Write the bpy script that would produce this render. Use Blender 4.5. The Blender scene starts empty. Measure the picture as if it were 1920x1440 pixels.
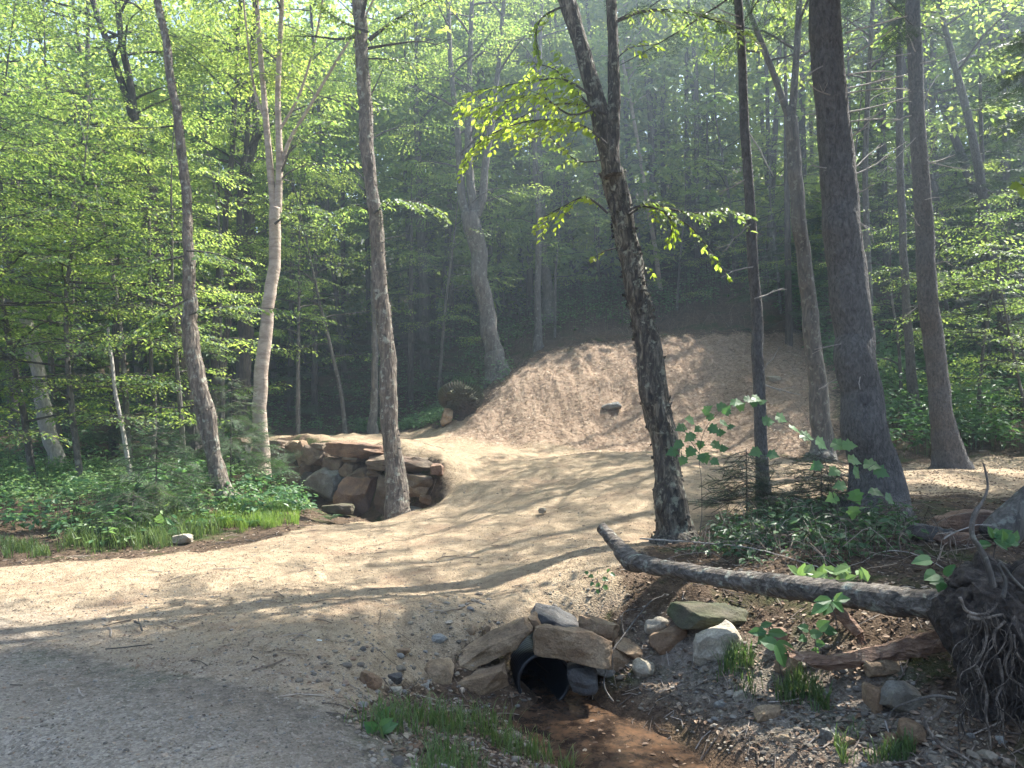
import bpy, math, numpy as np
from mathutils import Vector
R = math.radians
scn = bpy.context.scene
col = scn.collection
rng = np.random.default_rng(7)

# ------------------------------------------------------------------ camera, world, sun
CAM = np.array([0.0, 0.0, 1.65]); F = 1400.0; TH = math.atan(50 / 1400)
cd = bpy.data.cameras.new('camera'); cam = bpy.data.objects.new('camera', cd); col.objects.link(cam)
cam.location = CAM; cam.rotation_euler = (R(90) + TH, 0, 0)
cd.sensor_width = 36; cd.lens = 36 * F / 1920; cd.clip_start = .05; cd.clip_end = 2000
scn.camera = cam

SUN_E = R(56); SAZ = np.array([.81, .586]); SAZ /= np.linalg.norm(SAZ)
SUN = np.array([SAZ[0] * math.cos(SUN_E), SAZ[1] * math.cos(SUN_E), math.sin(SUN_E)])
w = bpy.data.worlds.new('World'); scn.world = w; w.use_nodes = True
nt = w.node_tree; bg = nt.nodes['Background']
sky = nt.nodes.new('ShaderNodeTexSky'); sky.sky_type = 'NISHITA'; sky.sun_disc = False
sky.sun_elevation = SUN_E; sky.sun_rotation = math.atan2(SAZ[0], SAZ[1]); sky.air_density = 1.0; sky.dust_density = 1.5
nt.links.new(sky.outputs[0], bg.inputs[0]); bg.inputs[1].default_value = 0.09
sl = bpy.data.lights.new('sun', 'SUN'); sl.energy = 5.0; sl.angle = R(0.5); sl.color = (1, .95, .86)
so = bpy.data.objects.new('sun', sl); col.objects.link(so)
so.rotation_euler = Vector(-SUN).to_track_quat('-Z', 'Y').to_euler(); so.location = (20, 15, 30)
scn.view_settings.view_transform = 'Standard'; scn.view_settings.look = 'None'
scn.view_settings.exposure = 2.25; scn.view_settings.gamma = 1.0; scn.view_settings.use_curve_mapping = False
scn.render.engine = 'CYCLES'
cy = scn.cycles
cy.use_denoising = True; cy.use_adaptive_sampling = True; cy.adaptive_threshold = 0.02
cy.max_bounces = 7; cy.diffuse_bounces = 4; cy.glossy_bounces = 2; cy.transmission_bounces = 4
cy.transparent_max_bounces = 4; cy.volume_bounces = 0; cy.caustics_reflective = False; cy.caustics_refractive = False

# ------------------------------------------------------------------ pixel -> world helpers
_f = np.array([0, math.cos(TH), math.sin(TH)]); _u = np.array([0, -math.sin(TH), math.cos(TH)])
def ray(px, py):
    return _f + np.array([1., 0, 0]) * ((px - 960) / F) + _u * ((720 - py) / F)
def W(px, py, Y):
    d = ray(px, py); return CAM + d * (Y / d[1])
def pxm(n, Y): return n * Y / F       # n photo pixels at distance Y in metres

# ------------------------------------------------------------------ noise
_tab = np.random.default_rng(3).random((64, 64, 64))
def vnoise(p, s=1.0, seed=0):
    p = np.asarray(p, float) * s + seed * 17.31
    i = np.floor(p).astype(int); f = p - i; f = f * f * (3 - 2 * f); r = 0
    for dx in (0, 1):
        wx = f[..., 0] if dx else 1 - f[..., 0]
        for dy in (0, 1):
            wy = f[..., 1] if dy else 1 - f[..., 1]
            for dz in (0, 1):
                wz = f[..., 2] if dz else 1 - f[..., 2]
                r = r + wx * wy * wz * _tab[(i[..., 0] + dx) & 63, (i[..., 1] + dy) & 63, (i[..., 2] + dz) & 63]
    return r - .5
def fnoise(p, s=1.0, seed=0, o=3):
    return sum(vnoise(p, s * 2 ** k, seed + k) / 2 ** k for k in range(o))

# ------------------------------------------------------------------ terrain
CP = [  # photo x, photo y, distance
 (0,1440,3.45),(0,1300,4.36),(0,1200,5.4),(0,1120,6.6),(400,1440,3.45),(700,1440,3.65),(400,1300,4.36),(400,1200,5.4),
 (-500,1300,4.36),(-500,1100,7.0),(-400,1050,8.2),
 (300,1100,7.0),(600,1250,4.87),(650,1330,4.3),(100,1062,7.9),(300,1037,8.7),(500,1004,10),(640,1180,5.6),
 (700,1220,5.28),(800,1160,6.12),(900,1150,6.4),(900,1120,6.85),(900,1100,7.2),(900,1050,8.3),(800,1110,6.95),(900,1000,9.8),(900,950,11.8),(900,900,13.7),(875,872,14.6),
 (900,850,16),(900,835,18),(700,828,19),(700,838,15.6),
 (470,824,17.2),(520,826,16.55),(600,831,15.8),(700,846,14.85),(800,864,13.95),
 (440,880,16.9),(500,893,16.35),(560,915,15.75),(620,938,15.2),(680,957,14.65),(740,963,14.1),(790,962,13.65),(822,952,13.25),(660,962,13.6),(760,972,12.9),(830,985,10.6),(560,828,16.15),(650,838,15.35),(750,856,14.4),(822,870,13.7),(855,905,13.0),(880,930,12.3),(560,823,17.5),(650,827,17.0),(500,822,18),(610,829,16.0),(540,826,16.8),(720,838,16.0),
 (600,820,21),(500,818,20),(800,824,19),
 (1100,1050,7.6),(1100,1000,9),(1100,950,10.5),(1100,900,12.3),(1100,850,15.5),(1100,838,18.2),
 (1250,1010,8.5),(1250,950,10),(1250,900,11.8),(1250,860,14),(1250,845,17),
 (1450,950,9.8),(1450,900,11.5),(1450,870,14),(1500,852,16),(1700,955,8.6),(1650,980,8.0),(1800,900,11.5),(1900,920,10.5),(1800,872,14.5),(2100,900,12),
 (840,812,19),(950,830,18.6),(1200,838,18.2),(1350,842,17),(950,716,21),(1000,681,22),(1100,656,22.5),(1200,648,23),(1350,638,23.5),(1500,636,24),
 (900,770,19.8),(1000,760,20),(1100,750,20),(1300,740,20.5),(1450,750,19.5),(1550,800,17.2),(1620,740,19.2),(1640,655,23.5),(1580,636,24.5),(1700,690,24),
 (1800,760,19),(1950,740,20),(1900,840,16),
 (925,712,22.8),(880,760,22.5),(600,811,22),(700,802,24),(800,790,23.5),(400,838,19),(200,862,16.5),(0,882,15.5),(-300,880,16),
 (430,940,12),(480,884,14),(300,930,11.6),(150,958,10.8),(0,965,11),(200,1043,9.25),(330,1020,9.7),(60,1040,9.0),(400,985,10.8),(540,960,12.3),
 (1150,1100,6.8),(1300,1100,6.3),(1300,1050,7.3),(1450,1050,6.8),(1600,1030,6.8),(1800,1020,6.5),(1950,1000,7),
 (1400,1170,5.9),(1520,1160,5.5),(1600,1180,5.2),(1700,1180,5),(1350,1230,5.6),(1450,1280,5.2),(1600,1300,4.8),(1700,1350,4.4),(1850,1420,4.0),
 (1500,1380,4.6),(1600,1440,4.2),(1400,1350,4.95),(2000,1300,4.2),
 (1010,1308,6.02),(1100,1330,5.65),(1200,1390,5.2),(1250,1440,4.95),(1100,1400,5.1),(1150,1290,5.9),(1250,1265,5.85),(1200,1225,6.1),(1040,1315,6.3),
 (950,1360,5.3),(870,1335,5.35),(900,1312,5.65),(820,1310,5.45),(760,1290,5.3),(870,1400,4.6),(1000,1440,4.6),(800,1440,4.05),(700,1380,4.15),(690,1290,4.9),
 (820,1232,5.85),(900,1192,6.08),(1000,1152,6.55),(1100,1147,6.7),(1200,1160,6.45),
]
pts = np.array([W(*c) for c in CP])
far = np.array([(0,27,4.2),(5,27,4.6),(8,28.5,6.2),(2,29,5.6),(-5,28,2.6),(-12,26,1.6),(12,27,6),(18,25,6),(0,40,9),(14,40,13),(30,40,14),(-15,40,4),(-35,40,3),(-30,20,.8),
 (-60,80,9),(-20,80,12),(0,80,24),(50,80,30),(-80,30,2),(80,30,12),(0,150,48),(-100,150,15),(100,150,50),(0,260,70),(-200,200,20),(200,200,60),
 (0,-5,0),(0,0,0),(-4,1,0),(4,1,-.3),(3,2.6,-.5),(6,3,-.1),(-10,0,0),(-15,5,0),(10,0,0),(12,6,.4),(16,12,.9),(25,15,2.5),(-15,12,.3),(0,-60,0),(-80,-40,0),(80,-40,0),(0,-200,0),(-200,0,0),(200,0,8)], float)
pts = np.vstack([pts, far])
def _phi(d): return np.sqrt(d * d + .05 ** 2)
_D = np.linalg.norm(pts[:, None, :2] - pts[None, :, :2], axis=2)
_n = len(pts); _A = np.zeros((_n + 1, _n + 1)); _A[:_n, :_n] = _phi(_D) - np.eye(_n) * .01; _A[:_n, -1] = 1; _A[-1, :_n] = 1
_c = np.linalg.lstsq(_A, np.append(pts[:, 2], 0), rcond=None)[0]
def hbase(x, y):
    x = np.asarray(x, float).ravel(); y = np.asarray(y, float).ravel(); out = np.empty(len(x))
    for a in range(0, len(x), 20000):
        s = slice(a, a + 20000)
        d = np.sqrt((x[s, None] - pts[None, :, 0]) ** 2 + (y[s, None] - pts[None, :, 1]) ** 2)
        out[s] = _phi(d) @ _c[:-1] + _c[-1]
    return out
def pldist(x, y, pl):
    d = np.full(np.shape(x), 1e9)
    for a, b in zip(pl[:-1], pl[1:]):
        a = np.array(a); ab = np.array(b) - a; t = np.clip(((x - a[0]) * ab[0] + (y - a[1]) * ab[1]) / (ab @ ab), 0, 1); d = np.minimum(d, np.hypot(x - a[0] - t * ab[0], y - a[1] - t * ab[1]))
    return d
RUTS = [[(-9, 4.6), (-5, 5.9), (-2.5, 7.0), (-.6, 8.6), (.5, 10.6), (1.2, 13), (.6, 16), (-1.5, 18)], [(-9, 6.1), (-5, 7.3), (-3, 8.3), (-1.6, 9.6), (-.9, 11.2), (-.3, 13.2), (-.7, 15.6), (-2.4, 17)],
  [(-12, 5.2), (-6, 4.6), (-2.4, 3.6), (1, 2.0)], [(-12, 3.8), (-6, 3.2), (-3, 2.4), (0, 1)], [(1.6, 8.3), (2.0, 10.2), (4, 12.3), (8, 13)]]
def hfun(x, y):
    x = np.asarray(x, float); sh = x.shape; xf = x.ravel(); yf = np.asarray(y, float).ravel()
    z = hbase(xf, yf); p = np.stack([xf, yf, xf * 0], 1)
    r = np.hypot(xf, yf); a = np.clip((r - 5) / 25, 0, 1)
    z = z + fnoise(p, .9, 1) * (.035 + .35 * a) + vnoise(p, 5, 5) * (.012 + .08 * a)
    for pl in RUTS:
        z = z - .028 * np.exp(-(pldist(xf, yf, pl) / .13) ** 2) * (1 + vnoise(p, 2.5, 9))
    mm = np.clip((yf - 17.5) / 2.5, 0, 1) * np.clip((27 - yf) / 3, 0, 1) * np.clip((xf + 3) / 1.5, 0, 1)
    z = z + mm * (fnoise(p, .8, 21) * .10 + fnoise(p * [1.6, .6, 1], 1.9, 22) * .14 + np.abs(vnoise(p, 3.3, 25)) * .14) + vnoise(p, 13, 6) * .012
    z = z - .13 * np.clip(sdist(xf, yf, POLY_BED) / .3 + .1, 0, 1)
    return z.reshape(sh)
def gz(x, y): return float(hfun(np.array([x]), np.array([y]))[0])
def G(px, py):
    d = ray(px, py); d = d / d[1]; Y = np.concatenate([np.arange(1.5, 12, .03), np.arange(12, 80, .15)])
    P = CAM + d * Y[:, None]; below = P[:, 2] < hbase(P[:, 0], P[:, 1])
    i = np.argmax(below) if below.any() else len(Y) - 1
    return P[i]

# ------------------------------------------------------------------ polygons
def inpoly(x, y, poly):
    c = np.zeros(np.shape(x), bool); n = len(poly)
    for i in range(n):
        x0, y0 = poly[i][:2]; x1, y1 = poly[(i + 1) % n][:2]
        if y0 == y1: continue
        c ^= ((y0 > y) != (y1 > y)) & (x < (x1 - x0) * (y - y0) / (y1 - y0) + x0)
    return c
def sdist(x, y, poly):                 # >0 inside
    d = np.full(np.shape(x), 1e9); n = len(poly)
    for i in range(n):
        a = np.array(poly[i][:2]); b = np.array(poly[(i + 1) % n][:2]); ab = b - a
        t = np.clip(((x - a[0]) * ab[0] + (y - a[1]) * ab[1]) / (ab @ ab + 1e-9), 0, 1)
        d = np.minimum(d, np.hypot(x - a[0] - t * ab[0], y - a[1] - t * ab[1]))
    return np.where(inpoly(x, y, poly), d, -d)
def gp(l): return [tuple(G(*p)[:2]) for p in l]
POLY_ROAD = gp([(0,1165),(250,1255),(450,1290),(640,1350),(770,1440)]) + [(-.2,2.2),(4,-1.5),(30,-8),(30,-16),(-30,-10),(-30,4),(-9,6.5)]
POLY_DRIVE = [(-16,8.6),(-9,8.3)] + gp([(0,1064),(300,1038),(530,1005),(720,973),(790,968),(822,950),(832,905),(828,867),(700,846),(600,832),(520,826)]) + [(-6.0,17.0),(-7.5,20.5),(-5.5,21.5),(-1,19.6)] + \
  gp([(950,832),(1200,840),(1350,846),(1500,868)]) + [(6.5,14),(9,15),(16,14.5),(16,10.5),(8,9.8),(5.6,9.6),(4.2,9.8),(3.2,9.7)] + gp([(1310,1000),(1230,1020),(1150,1070),(1180,1140),(1000,1155),(900,1195),(840,1235),(740,1280),(690,1320),(640,1350),(450,1290),(250,1255),(0,1165)]) + [(-9,6.5),(-16,5.5)]
POLY_MOUND = [tuple(W(*p)[:2]) for p in [(835,815,18.8),(900,765,19.9),(950,714,21.2),(1000,680,22.2),(1100,655,22.8),(1200,648,23.3),(1350,638,24),(1520,636,24.5),(1650,640,25),(1640,740,20),(1570,800,17.2),(1500,852,16),(1350,844,16.8),(1200,840,17.8),(950,832,18.3)]]
POLY_MULCH = [tuple(W(*p)[:2]) for p in [(835,815,18.8),(900,765,19.9),(950,714,21.2),(1000,680,22.2),(1100,655,22.8),(1200,648,23.3),(1350,638,24),(1500,636,24.5),(1560,700,22),(1570,780,18),(1500,852,16),(1350,844,16.8),(1200,840,17.8),(950,832,18.3)]]
POLY_BED = gp([(935,1320),(990,1312),(1080,1300),(1200,1318),(1330,1368),(1430,1420)]) + [(1.95,4.0),(2.6,2.0),(1.0,2.4)] + gp([(1040,1440),(985,1390),(935,1345)])

# ------------------------------------------------------------------ sun-space gaps (openings in the canopy that let the sun through)
_sx = np.array([-SAZ[1], SAZ[0], 0.0]); _sy = np.cross(SUN, _sx)
def sunxy(P): return P @ _sx, P @ _sy, P @ SUN
GAPS = []
def gap(l, keep=.1, pad=.0):
    P = np.array([G(*p) if len(p) == 2 else W(*p) for p in l]); x, y, d = sunxy(P)
    GAPS.append((list(zip(x, y)), d.min(), keep, pad))
def sun_keep(P, rg, pad=.35):
    """which foliage positions stay: the openings are left mostly free of it"""
    x, y, d = sunxy(P); k = np.ones(len(P), bool); u = rg.random(len(P))
    for poly, dm, keep, pd in GAPS:
        s = sdist(x, y, poly)
        k &= ~((d > dm + .8) & (s > -(pad + pd)) & (u > keep))
    return k
gap([(-300,1110),(0,1075),(300,1045),(620,1003),(800,985),(960,965),(1150,955),(1205,985),(1180,1015),(1070,1060),(900,1095),(600,1145),(300,1190),(0,1215),(-300,1240)], .1)
gap([(470,822),(820,826),(1180,842),(1180,848),(850,850),(700,838),(500,832)], .0)
gap([(840,822,19),(950,716,21),(1050,668,22.3),(1150,650,22.8),(1250,646,23.3),(1290,700,21.5),(1310,800,18),(1300,840,17),(1000,834,18.3)], .0, pad=.35)
gap([(1330,800),(1420,770),(1500,800),(1480,850),(1350,850)], .25)
gap([(1000,960),(1120,900),(1250,880),(1240,930),(1150,985)], .35)
gap([(1340,960),(1480,905),(1560,900),(1500,945)], .4)
gap([(130,1000),(280,930),(450,880),(560,920),(700,965),(520,990),(250,1030)], .03)
gap([(1170,1170),(1260,1150),(1330,1240),(1330,1330),(1240,1290)], .03, pad=.45)
gap([(1340,1190),(1400,1230),(1380,1330),(1330,1360)], .03, pad=.3)
gap([(1480,1250),(1580,1290),(1560,1340),(1470,1330)], .03, pad=.35)
gap([(1230,1385),(1360,1380),(1420,1440),(1260,1440)], .03, pad=.35)
gap([(1110,985,7),(1150,985,6.8),(1230,1060,6.3),(1180,1080,6.5)], .03, pad=.3)
gap([(1090,1125),(1180,1120),(1180,1170),(1110,1165)], .1)
gap([(1780,1180,4.2),(1810,1180,4.2),(1800,1340,4.1),(1770,1330,4.2)], .1)
gap([(1500,1080,5.6),(1640,1090,5.2),(1640,1130,5.2),(1500,1110,5.6)], .1)
gap([(860,60,8),(1230,60,8),(1230,270,8),(860,290,8)], .03)
gap([(1000,370,8),(1400,370,8.4),(1400,520,8.4),(1000,470,8)], .03)
gap([(440,900,14),(470,300,14),(560,300,14),(520,900,14)], .15)
gap([(640,960,13),(640,100,13),(760,100,13),(820,960,13)], .25)

# ------------------------------------------------------------------ mesh building
class Acc:
    def __init__(s): s.v = []; s.f = []; s.n = 0
    def add(s, v, *faces):
        v = np.asarray(v, float).reshape(-1, 3)
        for f in faces:
            f = np.asarray(f, int)
            if f.size: s.f.append(f + s.n)
        s.v.append(v); s.n += len(v)
def build(name, acc, mat, parent=None, loc=None, smooth=False, attr=None, normals=None):
    V = np.vstack(acc.v) if acc.v else np.zeros((0, 3))
    o_loc = np.array(parent['_base']) if parent is not None else (np.array(loc) if loc is not None else np.zeros(3))
    me = bpy.data.meshes.new(name); me.vertices.add(len(V)); me.vertices.foreach_set('co', (V - o_loc).astype(np.float32).ravel())
    L = np.concatenate([f.ravel() for f in acc.f]) if acc.f else np.zeros(0, int)
    T = np.concatenate([np.full(len(f), f.shape[1]) for f in acc.f]) if acc.f else np.zeros(0, int)
    me.loops.add(len(L)); me.loops.foreach_set('vertex_index', L.astype(np.int32))
    me.polygons.add(len(T)); st = np.zeros(len(T), int); st[1:] = np.cumsum(T)[:-1]
    me.polygons.foreach_set('loop_start', st.astype(np.int32)); me.polygons.foreach_set('loop_total', T.astype(np.int32))
    me.polygons.foreach_set('use_smooth', np.full(len(T), smooth))
    if attr is not None:
        a = me.color_attributes.new('zone', 'FLOAT_COLOR', 'POINT'); a.data.foreach_set('color', attr.astype(np.float32).ravel())
    me.materials.append(mat); me.update(calc_edges=True)
    if normals is not None: me.normals_split_custom_set_from_vertices(normals.astype(np.float32))
    o = bpy.data.objects.new(name, me); col.objects.link(o)
    if parent is not None: o.parent = parent
    else: o.location = o_loc
    return o
def tag(o, label=None, cat=None, group=None, kind=None):
    if label: o['label'] = label
    if cat: o['category'] = cat
    if group: o['group'] = group
    if kind: o['kind'] = kind
    return o
def thing(name, label, cat, loc, group=None):
    o = bpy.data.objects.new(name, None); col.objects.link(o); o.location = loc; o.empty_display_size = .2
    o['_base'] = [float(c) for c in loc]; return tag(o, label, cat, group)

def smoothpoly(P, rad, step):
    P = np.asarray(P, float); rad = np.asarray(rad, float); out = []; ro = []
    for i in range(len(P) - 1):
        p0 = P[max(i - 1, 0)]; p1 = P[i]; p2 = P[i + 1]; p3 = P[min(i + 2, len(P) - 1)]
        n = max(1, int(np.linalg.norm(p2 - p1) / step))
        for k in range(n):
            t = k / n
            out.append(.5 * ((2 * p1) + (p2 - p0) * t + (2 * p0 - 5 * p1 + 4 * p2 - p3) * t * t + (3 * p1 - p0 - 3 * p2 + p3) * t ** 3)); ro.append(rad[i] * (1 - t) + rad[i + 1] * t)
    out.append(P[-1]); ro.append(rad[-1]); return np.array(out), np.array(ro)
def tube(acc, P, rad, sides=8, rough=0, nscale=6, seed=0, cap=True, flute=0, flare=0):
    P = np.asarray(P, float); rad = np.broadcast_to(np.asarray(rad, float), (len(P),)); n = len(P)
    T = np.gradient(P, axis=0); T /= np.linalg.norm(T, axis=1)[:, None] + 1e-9
    ref = np.array([0, 1., 0]) if abs(T[:, 1]).mean() < .7 else np.array([0, 0, 1.])
    A = np.cross(T, ref); A /= np.linalg.norm(A, axis=1)[:, None] + 1e-9; B = np.cross(T, A)
    th = np.arange(sides) / sides * 2 * math.pi
    dirs = A[:, None] * np.cos(th)[None, :, None] + B[:, None] * np.sin(th)[None, :, None]
    r = np.repeat(rad[:, None], sides, 1)
    if rough:
        q = dirs * rad[:, None, None] + P[:, None]
        q = q * np.array([1, 1, .35] if np.ptp(P[:, 2]) > np.ptp(P[:, 0]) else [.3, 1, 1]); r = r * (1 + rough * 2 * fnoise(q, nscale, seed, 3))
    if flute:
        r = r * (1 + flute * np.maximum(0, np.sin(th * 5 + seed))[None] * np.clip(1 - np.arange(n) / (n * .12 + 1), 0, 1)[:, None])
    V = (P[:, None] + dirs * r[:, :, None]).reshape(-1, 3)
    i = np.arange(n - 1)[:, None] * sides; j = np.arange(sides)[None]; j2 = (j + 1) % sides
    q = np.stack([i + j, i + j2, i + j2 + sides, i + j + sides], -1).reshape(-1, 4)
    if cap:
        V = np.vstack([V, P[:1], P[-1:]]); e = len(V)
        t1 = np.stack([np.full(sides, e - 2), (np.arange(sides) + 1) % sides, np.arange(sides)], 1)
        o = (n - 1) * sides; t2 = np.stack([np.full(sides, e - 1), o + np.arange(sides), o + (np.arange(sides) + 1) % sides], 1)
        acc.add(V, q, np.vstack([t1, t2]))
    else: acc.add(V, q)
def tubes_batch(acc, P, rad, sides=3):
    """P (n,k,3) many short tubes"""
    n, k, _ = P.shape
    if n == 0: return
    T = P[:, -1] - P[:, 0]; T /= np.linalg.norm(T, axis=1)[:, None] + 1e-9
    ref = np.where(np.abs(T[:, 2:3]) < .8, np.array([[0, 0, 1.]]), np.array([[1., 0, 0]]))
    A = np.cross(T, ref); A /= np.linalg.norm(A, axis=1)[:, None] + 1e-9; B = np.cross(T, A)
    th = np.arange(sides) / sides * 2 * math.pi
    d = A[:, None, None] * np.cos(th)[None, None, :, None] + B[:, None, None] * np.sin(th)[None, None, :, None]
    V = P[:, :, None] + d * rad[..., None, None] if rad.ndim == 2 else P[:, :, None] + d * rad[:, None, None, None]
    i = np.arange(n)[:, None, None] * k * sides + np.arange(k - 1)[None, :, None] * sides; j = np.arange(sides)[None, None]; j2 = (j + 1) % sides
    acc.add(V.reshape(-1, 3), np.stack([i + j, i + j2, i + j2 + sides, i + j + sides], -1).reshape(-1, 4))

# leaf shapes: (along, side, up) and faces
LEAF_KITE = (np.array([(0,0,0),(.42,.27,.04),(1,0,-.08),(.42,-.27,.04)], float), [np.array([[0, 1, 2, 3]])])
LEAF_OVAL = (np.array([(0,0,0),(.22,.22,.05),(.6,.26,.05),(1,0,-.12),(.6,-.26,.05),(.22,-.22,.05)], float), [np.array([[0, 3, 2, 1], [0, 5, 4, 3]])])
def _maple():
    a = [(0,0),(-.05,.1),(.02,.42),(.2,.34),(.36,.56),(.5,.32),(.62,.36),(.68,.2),(1,0)]
    P = a + [(x, -y) for x, y in a[-2:0:-1]]
    V = [(x, y, .06 * abs(y) * 2 - .12 * x * x) for x, y in P] + [(.35, 0, .03)]
    n = len(P); return (np.array(V, float), [np.array([[i, (i + 1) % n, n] for i in range(n)])[:, ::-1]])
LEAF_MAPLE = _maple()
LEAF_HEART = (np.array([(0,0,0),(-.06,.16,.03),(.06,.36,.06),(.35,.44,.05),(.7,.28,0),(1,0,-.14),(.7,-.28,0),(.35,-.44,.05),(.06,-.36,.06),(-.06,-.16,.03),(.4,0,-.03)], float),
              [np.array([[i, (i + 1) % 10, 10] for i in range(10)])[:, ::-1]])
LEAF_NEEDLE = (np.array([(0,0,0),(.5,.07,0),(1,0,0),(.5,-.07,0)], float), [np.array([[0, 1, 2, 3]])])
LEAF_TWIG = (np.array([(0,0,0),(.3,.12,-.02),(1,0,-.04),(.3,-.12,-.02)], float), [np.array([[0, 1, 2, 3]])])
def norm(a): return a / (np.linalg.norm(a, axis=-1, keepdims=True) + 1e-9)
def put_leaves(acc, P, D, N, size, tmpl):
    t, fs = tmpl; n = len(P)
    if n == 0: return
    D = norm(D); S = norm(np.cross(N, D)); N = np.cross(D, S)
    size = np.broadcast_to(np.asarray(size, float), (n,))
    V = P[:, None] + size[:, None, None] * (t[None, :, 0:1] * D[:, None] + t[None, :, 1:2] * S[:, None] + t[None, :, 2:3] * N[:, None])
    k = len(t); off = (np.arange(n) * k)[:, None, None]
    acc.add(V.reshape(-1, 3), *[(f[None] + off).reshape(-1, f.shape[1]) for f in fs])

# spray template: leaves on a flat fan of twigs, x outward, unit length
def spray_template(seed, nsub=12, gapl=.085, leaf=.105, droop=.18, tilt=.35):
    r = np.random.default_rng(seed); P = []; D = []; N = []; tw = [[(0, 0, 0), (.35, 0, .0), (.7, 0, -.4 * droop), (1, 0, -droop)]]
    for i in range(nsub):
        x = .1 + .88 * i / (nsub - 1); s = 1 if i % 2 else -1
        L = (.5 * (1 - .7 * abs(x - .35) - .25 * x) + r.uniform(-.05, .05)); a = s * R(r.uniform(40, 62))
        d = np.array([math.cos(a), math.sin(a), 0]); b = np.array([x, 0, -droop * x * x + r.normal(0, .015)]); dz = r.uniform(-.25, .08)
        tw.append([tuple(b), tuple(b + d * L * .33 + (0, 0, dz * L * .1)), tuple(b + d * L * .66 + (0, 0, dz * L * .4)), tuple(b + d * L + (0, 0, dz * L))])
        m = max(2, int(L / gapl))
        for k in range(m):
            t = (k + .6) / m; q = b + d * L * t + np.array([0, 0, dz * L * t * t]); la = a + (1 if k % 2 else -1) * R(r.uniform(25, 60))
            P.append(q); D.append((math.cos(la), math.sin(la), r.uniform(-.75, .0))); N.append((r.normal(0, tilt), r.normal(0, tilt), 1))
    return np.array(P), np.array(D), norm(np.array(N)), leaf, np.array(tw)
SPR = [spray_template(s) for s in range(5)]
SPR_FAR = [spray_template(20 + s, nsub=8, gapl=.13, leaf=.16, tilt=.5) for s in range(4)]
SPR_UP = [spray_template(40 + s, nsub=9, gapl=.1, leaf=.12, droop=.1, tilt=.8) for s in range(4)]
def fir_template(seed, nsub=18, n=7, w=.05):
    r = np.random.default_rng(seed); P = []; D = []; N = []; tw = [[(0, 0, 0), (.35, 0, -.02), (.7, 0, -.07), (1, 0, -.1)]]
    for i in range(nsub):
        x = .08 + .9 * i / (nsub - 1); s = 1 if i % 2 else -1; L = .42 * (1.05 - x) + .06; a = s * R(r.uniform(45, 60))
        d = np.array([math.cos(a), math.sin(a), r.uniform(-.2, .02)]); b = np.array([x, 0, -.1 * x * x])
        m = max(3, int(L / .035))
        for k in range(m):
            t = k / m; q = b + d * L * t
            for ss in (1, -1):
                la = a + ss * R(r.uniform(30, 60)); P.append(q); D.append((math.cos(la), math.sin(la), r.uniform(-.1, .35))); N.append((r.normal(0, .3), r.normal(0, .3), 1))
    return np.array(P), np.array(D), norm(np.array(N)), w, np.array(tw)
FIR = [fir_template(60 + s) for s in range(3)]
def put_sprays(acc, tacc, B, O, L, temps, tmpl, rg, roll=.3, twig_r=.0025, lsize=1.0, twigs=True):
    """B base points, O outward directions, L lengths"""
    n = len(B)
    if n == 0: return
    O = norm(O); up = np.tile([0, 0, 1.], (n, 1)) + rg.normal(0, roll, (n, 3)); S = norm(np.cross(up, O)); U = np.cross(O, S)
    which = rg.integers(0, len(temps), n)
    for k, (P, D, N, leaf, tw) in enumerate(temps):
        m = which == k
        if not m.any(): continue
        M = np.stack([O[m], S[m] * np.where(rg.random(m.sum()) < .5, 1, -1)[:, None], U[m]], 1)   # rows local axes
        q = B[m][:, None] + np.einsum('pi,nij->npj', P, M) * L[m][:, None, None]
        d = np.einsum('pi,nij->npj', D, M); nn = np.einsum('pi,nij->npj', N, M)
        ln = len(P); sz = np.repeat(L[m], ln) * leaf * lsize * rg.uniform(.7, 1.25, m.sum() * ln)
        nn = nn.reshape(-1, 3) + rg.normal(0, .15, (len(sz), 3)); keep = rg.random(len(sz)) < .92
        put_leaves(acc, q.reshape(-1, 3)[keep], d.reshape(-1, 3)[keep], nn[keep], sz[keep], tmpl)
        if twigs and tacc is not None:
            t = B[m][:, None, None] + np.einsum('tki,nij->ntkj', tw, M) * L[m][:, None, None, None]
            t = t.reshape(-1, 4, 3); rr = np.tile(np.where(np.arange(len(tw)) == 0, twig_r * 1.6, twig_r * .7), m.sum())
            tubes_batch(tacc, t, rr, 3)

# ------------------------------------------------------------------ materials
def mk(name):
    m = bpy.data.materials.new(name); m.use_nodes = True; n = m.node_tree; n.nodes.clear()
    out = n.nodes.new('ShaderNodeOutputMaterial'); return m, n, out
def nd(n, t, **k):
    x = n.nodes.new(t)
    for a, b in k.items(): setattr(x, a, b)
    return x
def noise_node(n, vec, scale, detail=4, rough=.6, dist=0):
    x = nd(n, 'ShaderNodeTexNoise'); x.inputs['Scale'].default_value = scale; x.inputs['Detail'].default_value = detail
    x.inputs['Roughness'].default_value = rough; x.inputs['Distortion'].default_value = dist
    if vec is not None: n.links.new(vec, x.inputs['Vector'])
    return x
def ramp(n, fac, stops):
    x = nd(n, 'ShaderNodeValToRGB'); e = x.color_ramp.elements
    while len(e) < len(stops): e.new(.5)
    for a, (p, c) in zip(e, stops): a.position = p; a.color = (*c, 1)
    n.links.new(fac, x.inputs[0]); return x
def mixc(n, fac, a, b, mode='MIX'):
    x = nd(n, 'ShaderNodeMix', data_type='RGBA', blend_type=mode)
    for i, v in ((0, fac), (6, a), (7, b)):
        if hasattr(v, 'links') or hasattr(v, 'is_linked'): n.links.new(v, x.inputs[i])
        elif i == 0: x.inputs[0].default_value = v
        else: x.inputs[i].default_value = (*v, 1)
    return x.outputs[2]
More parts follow.
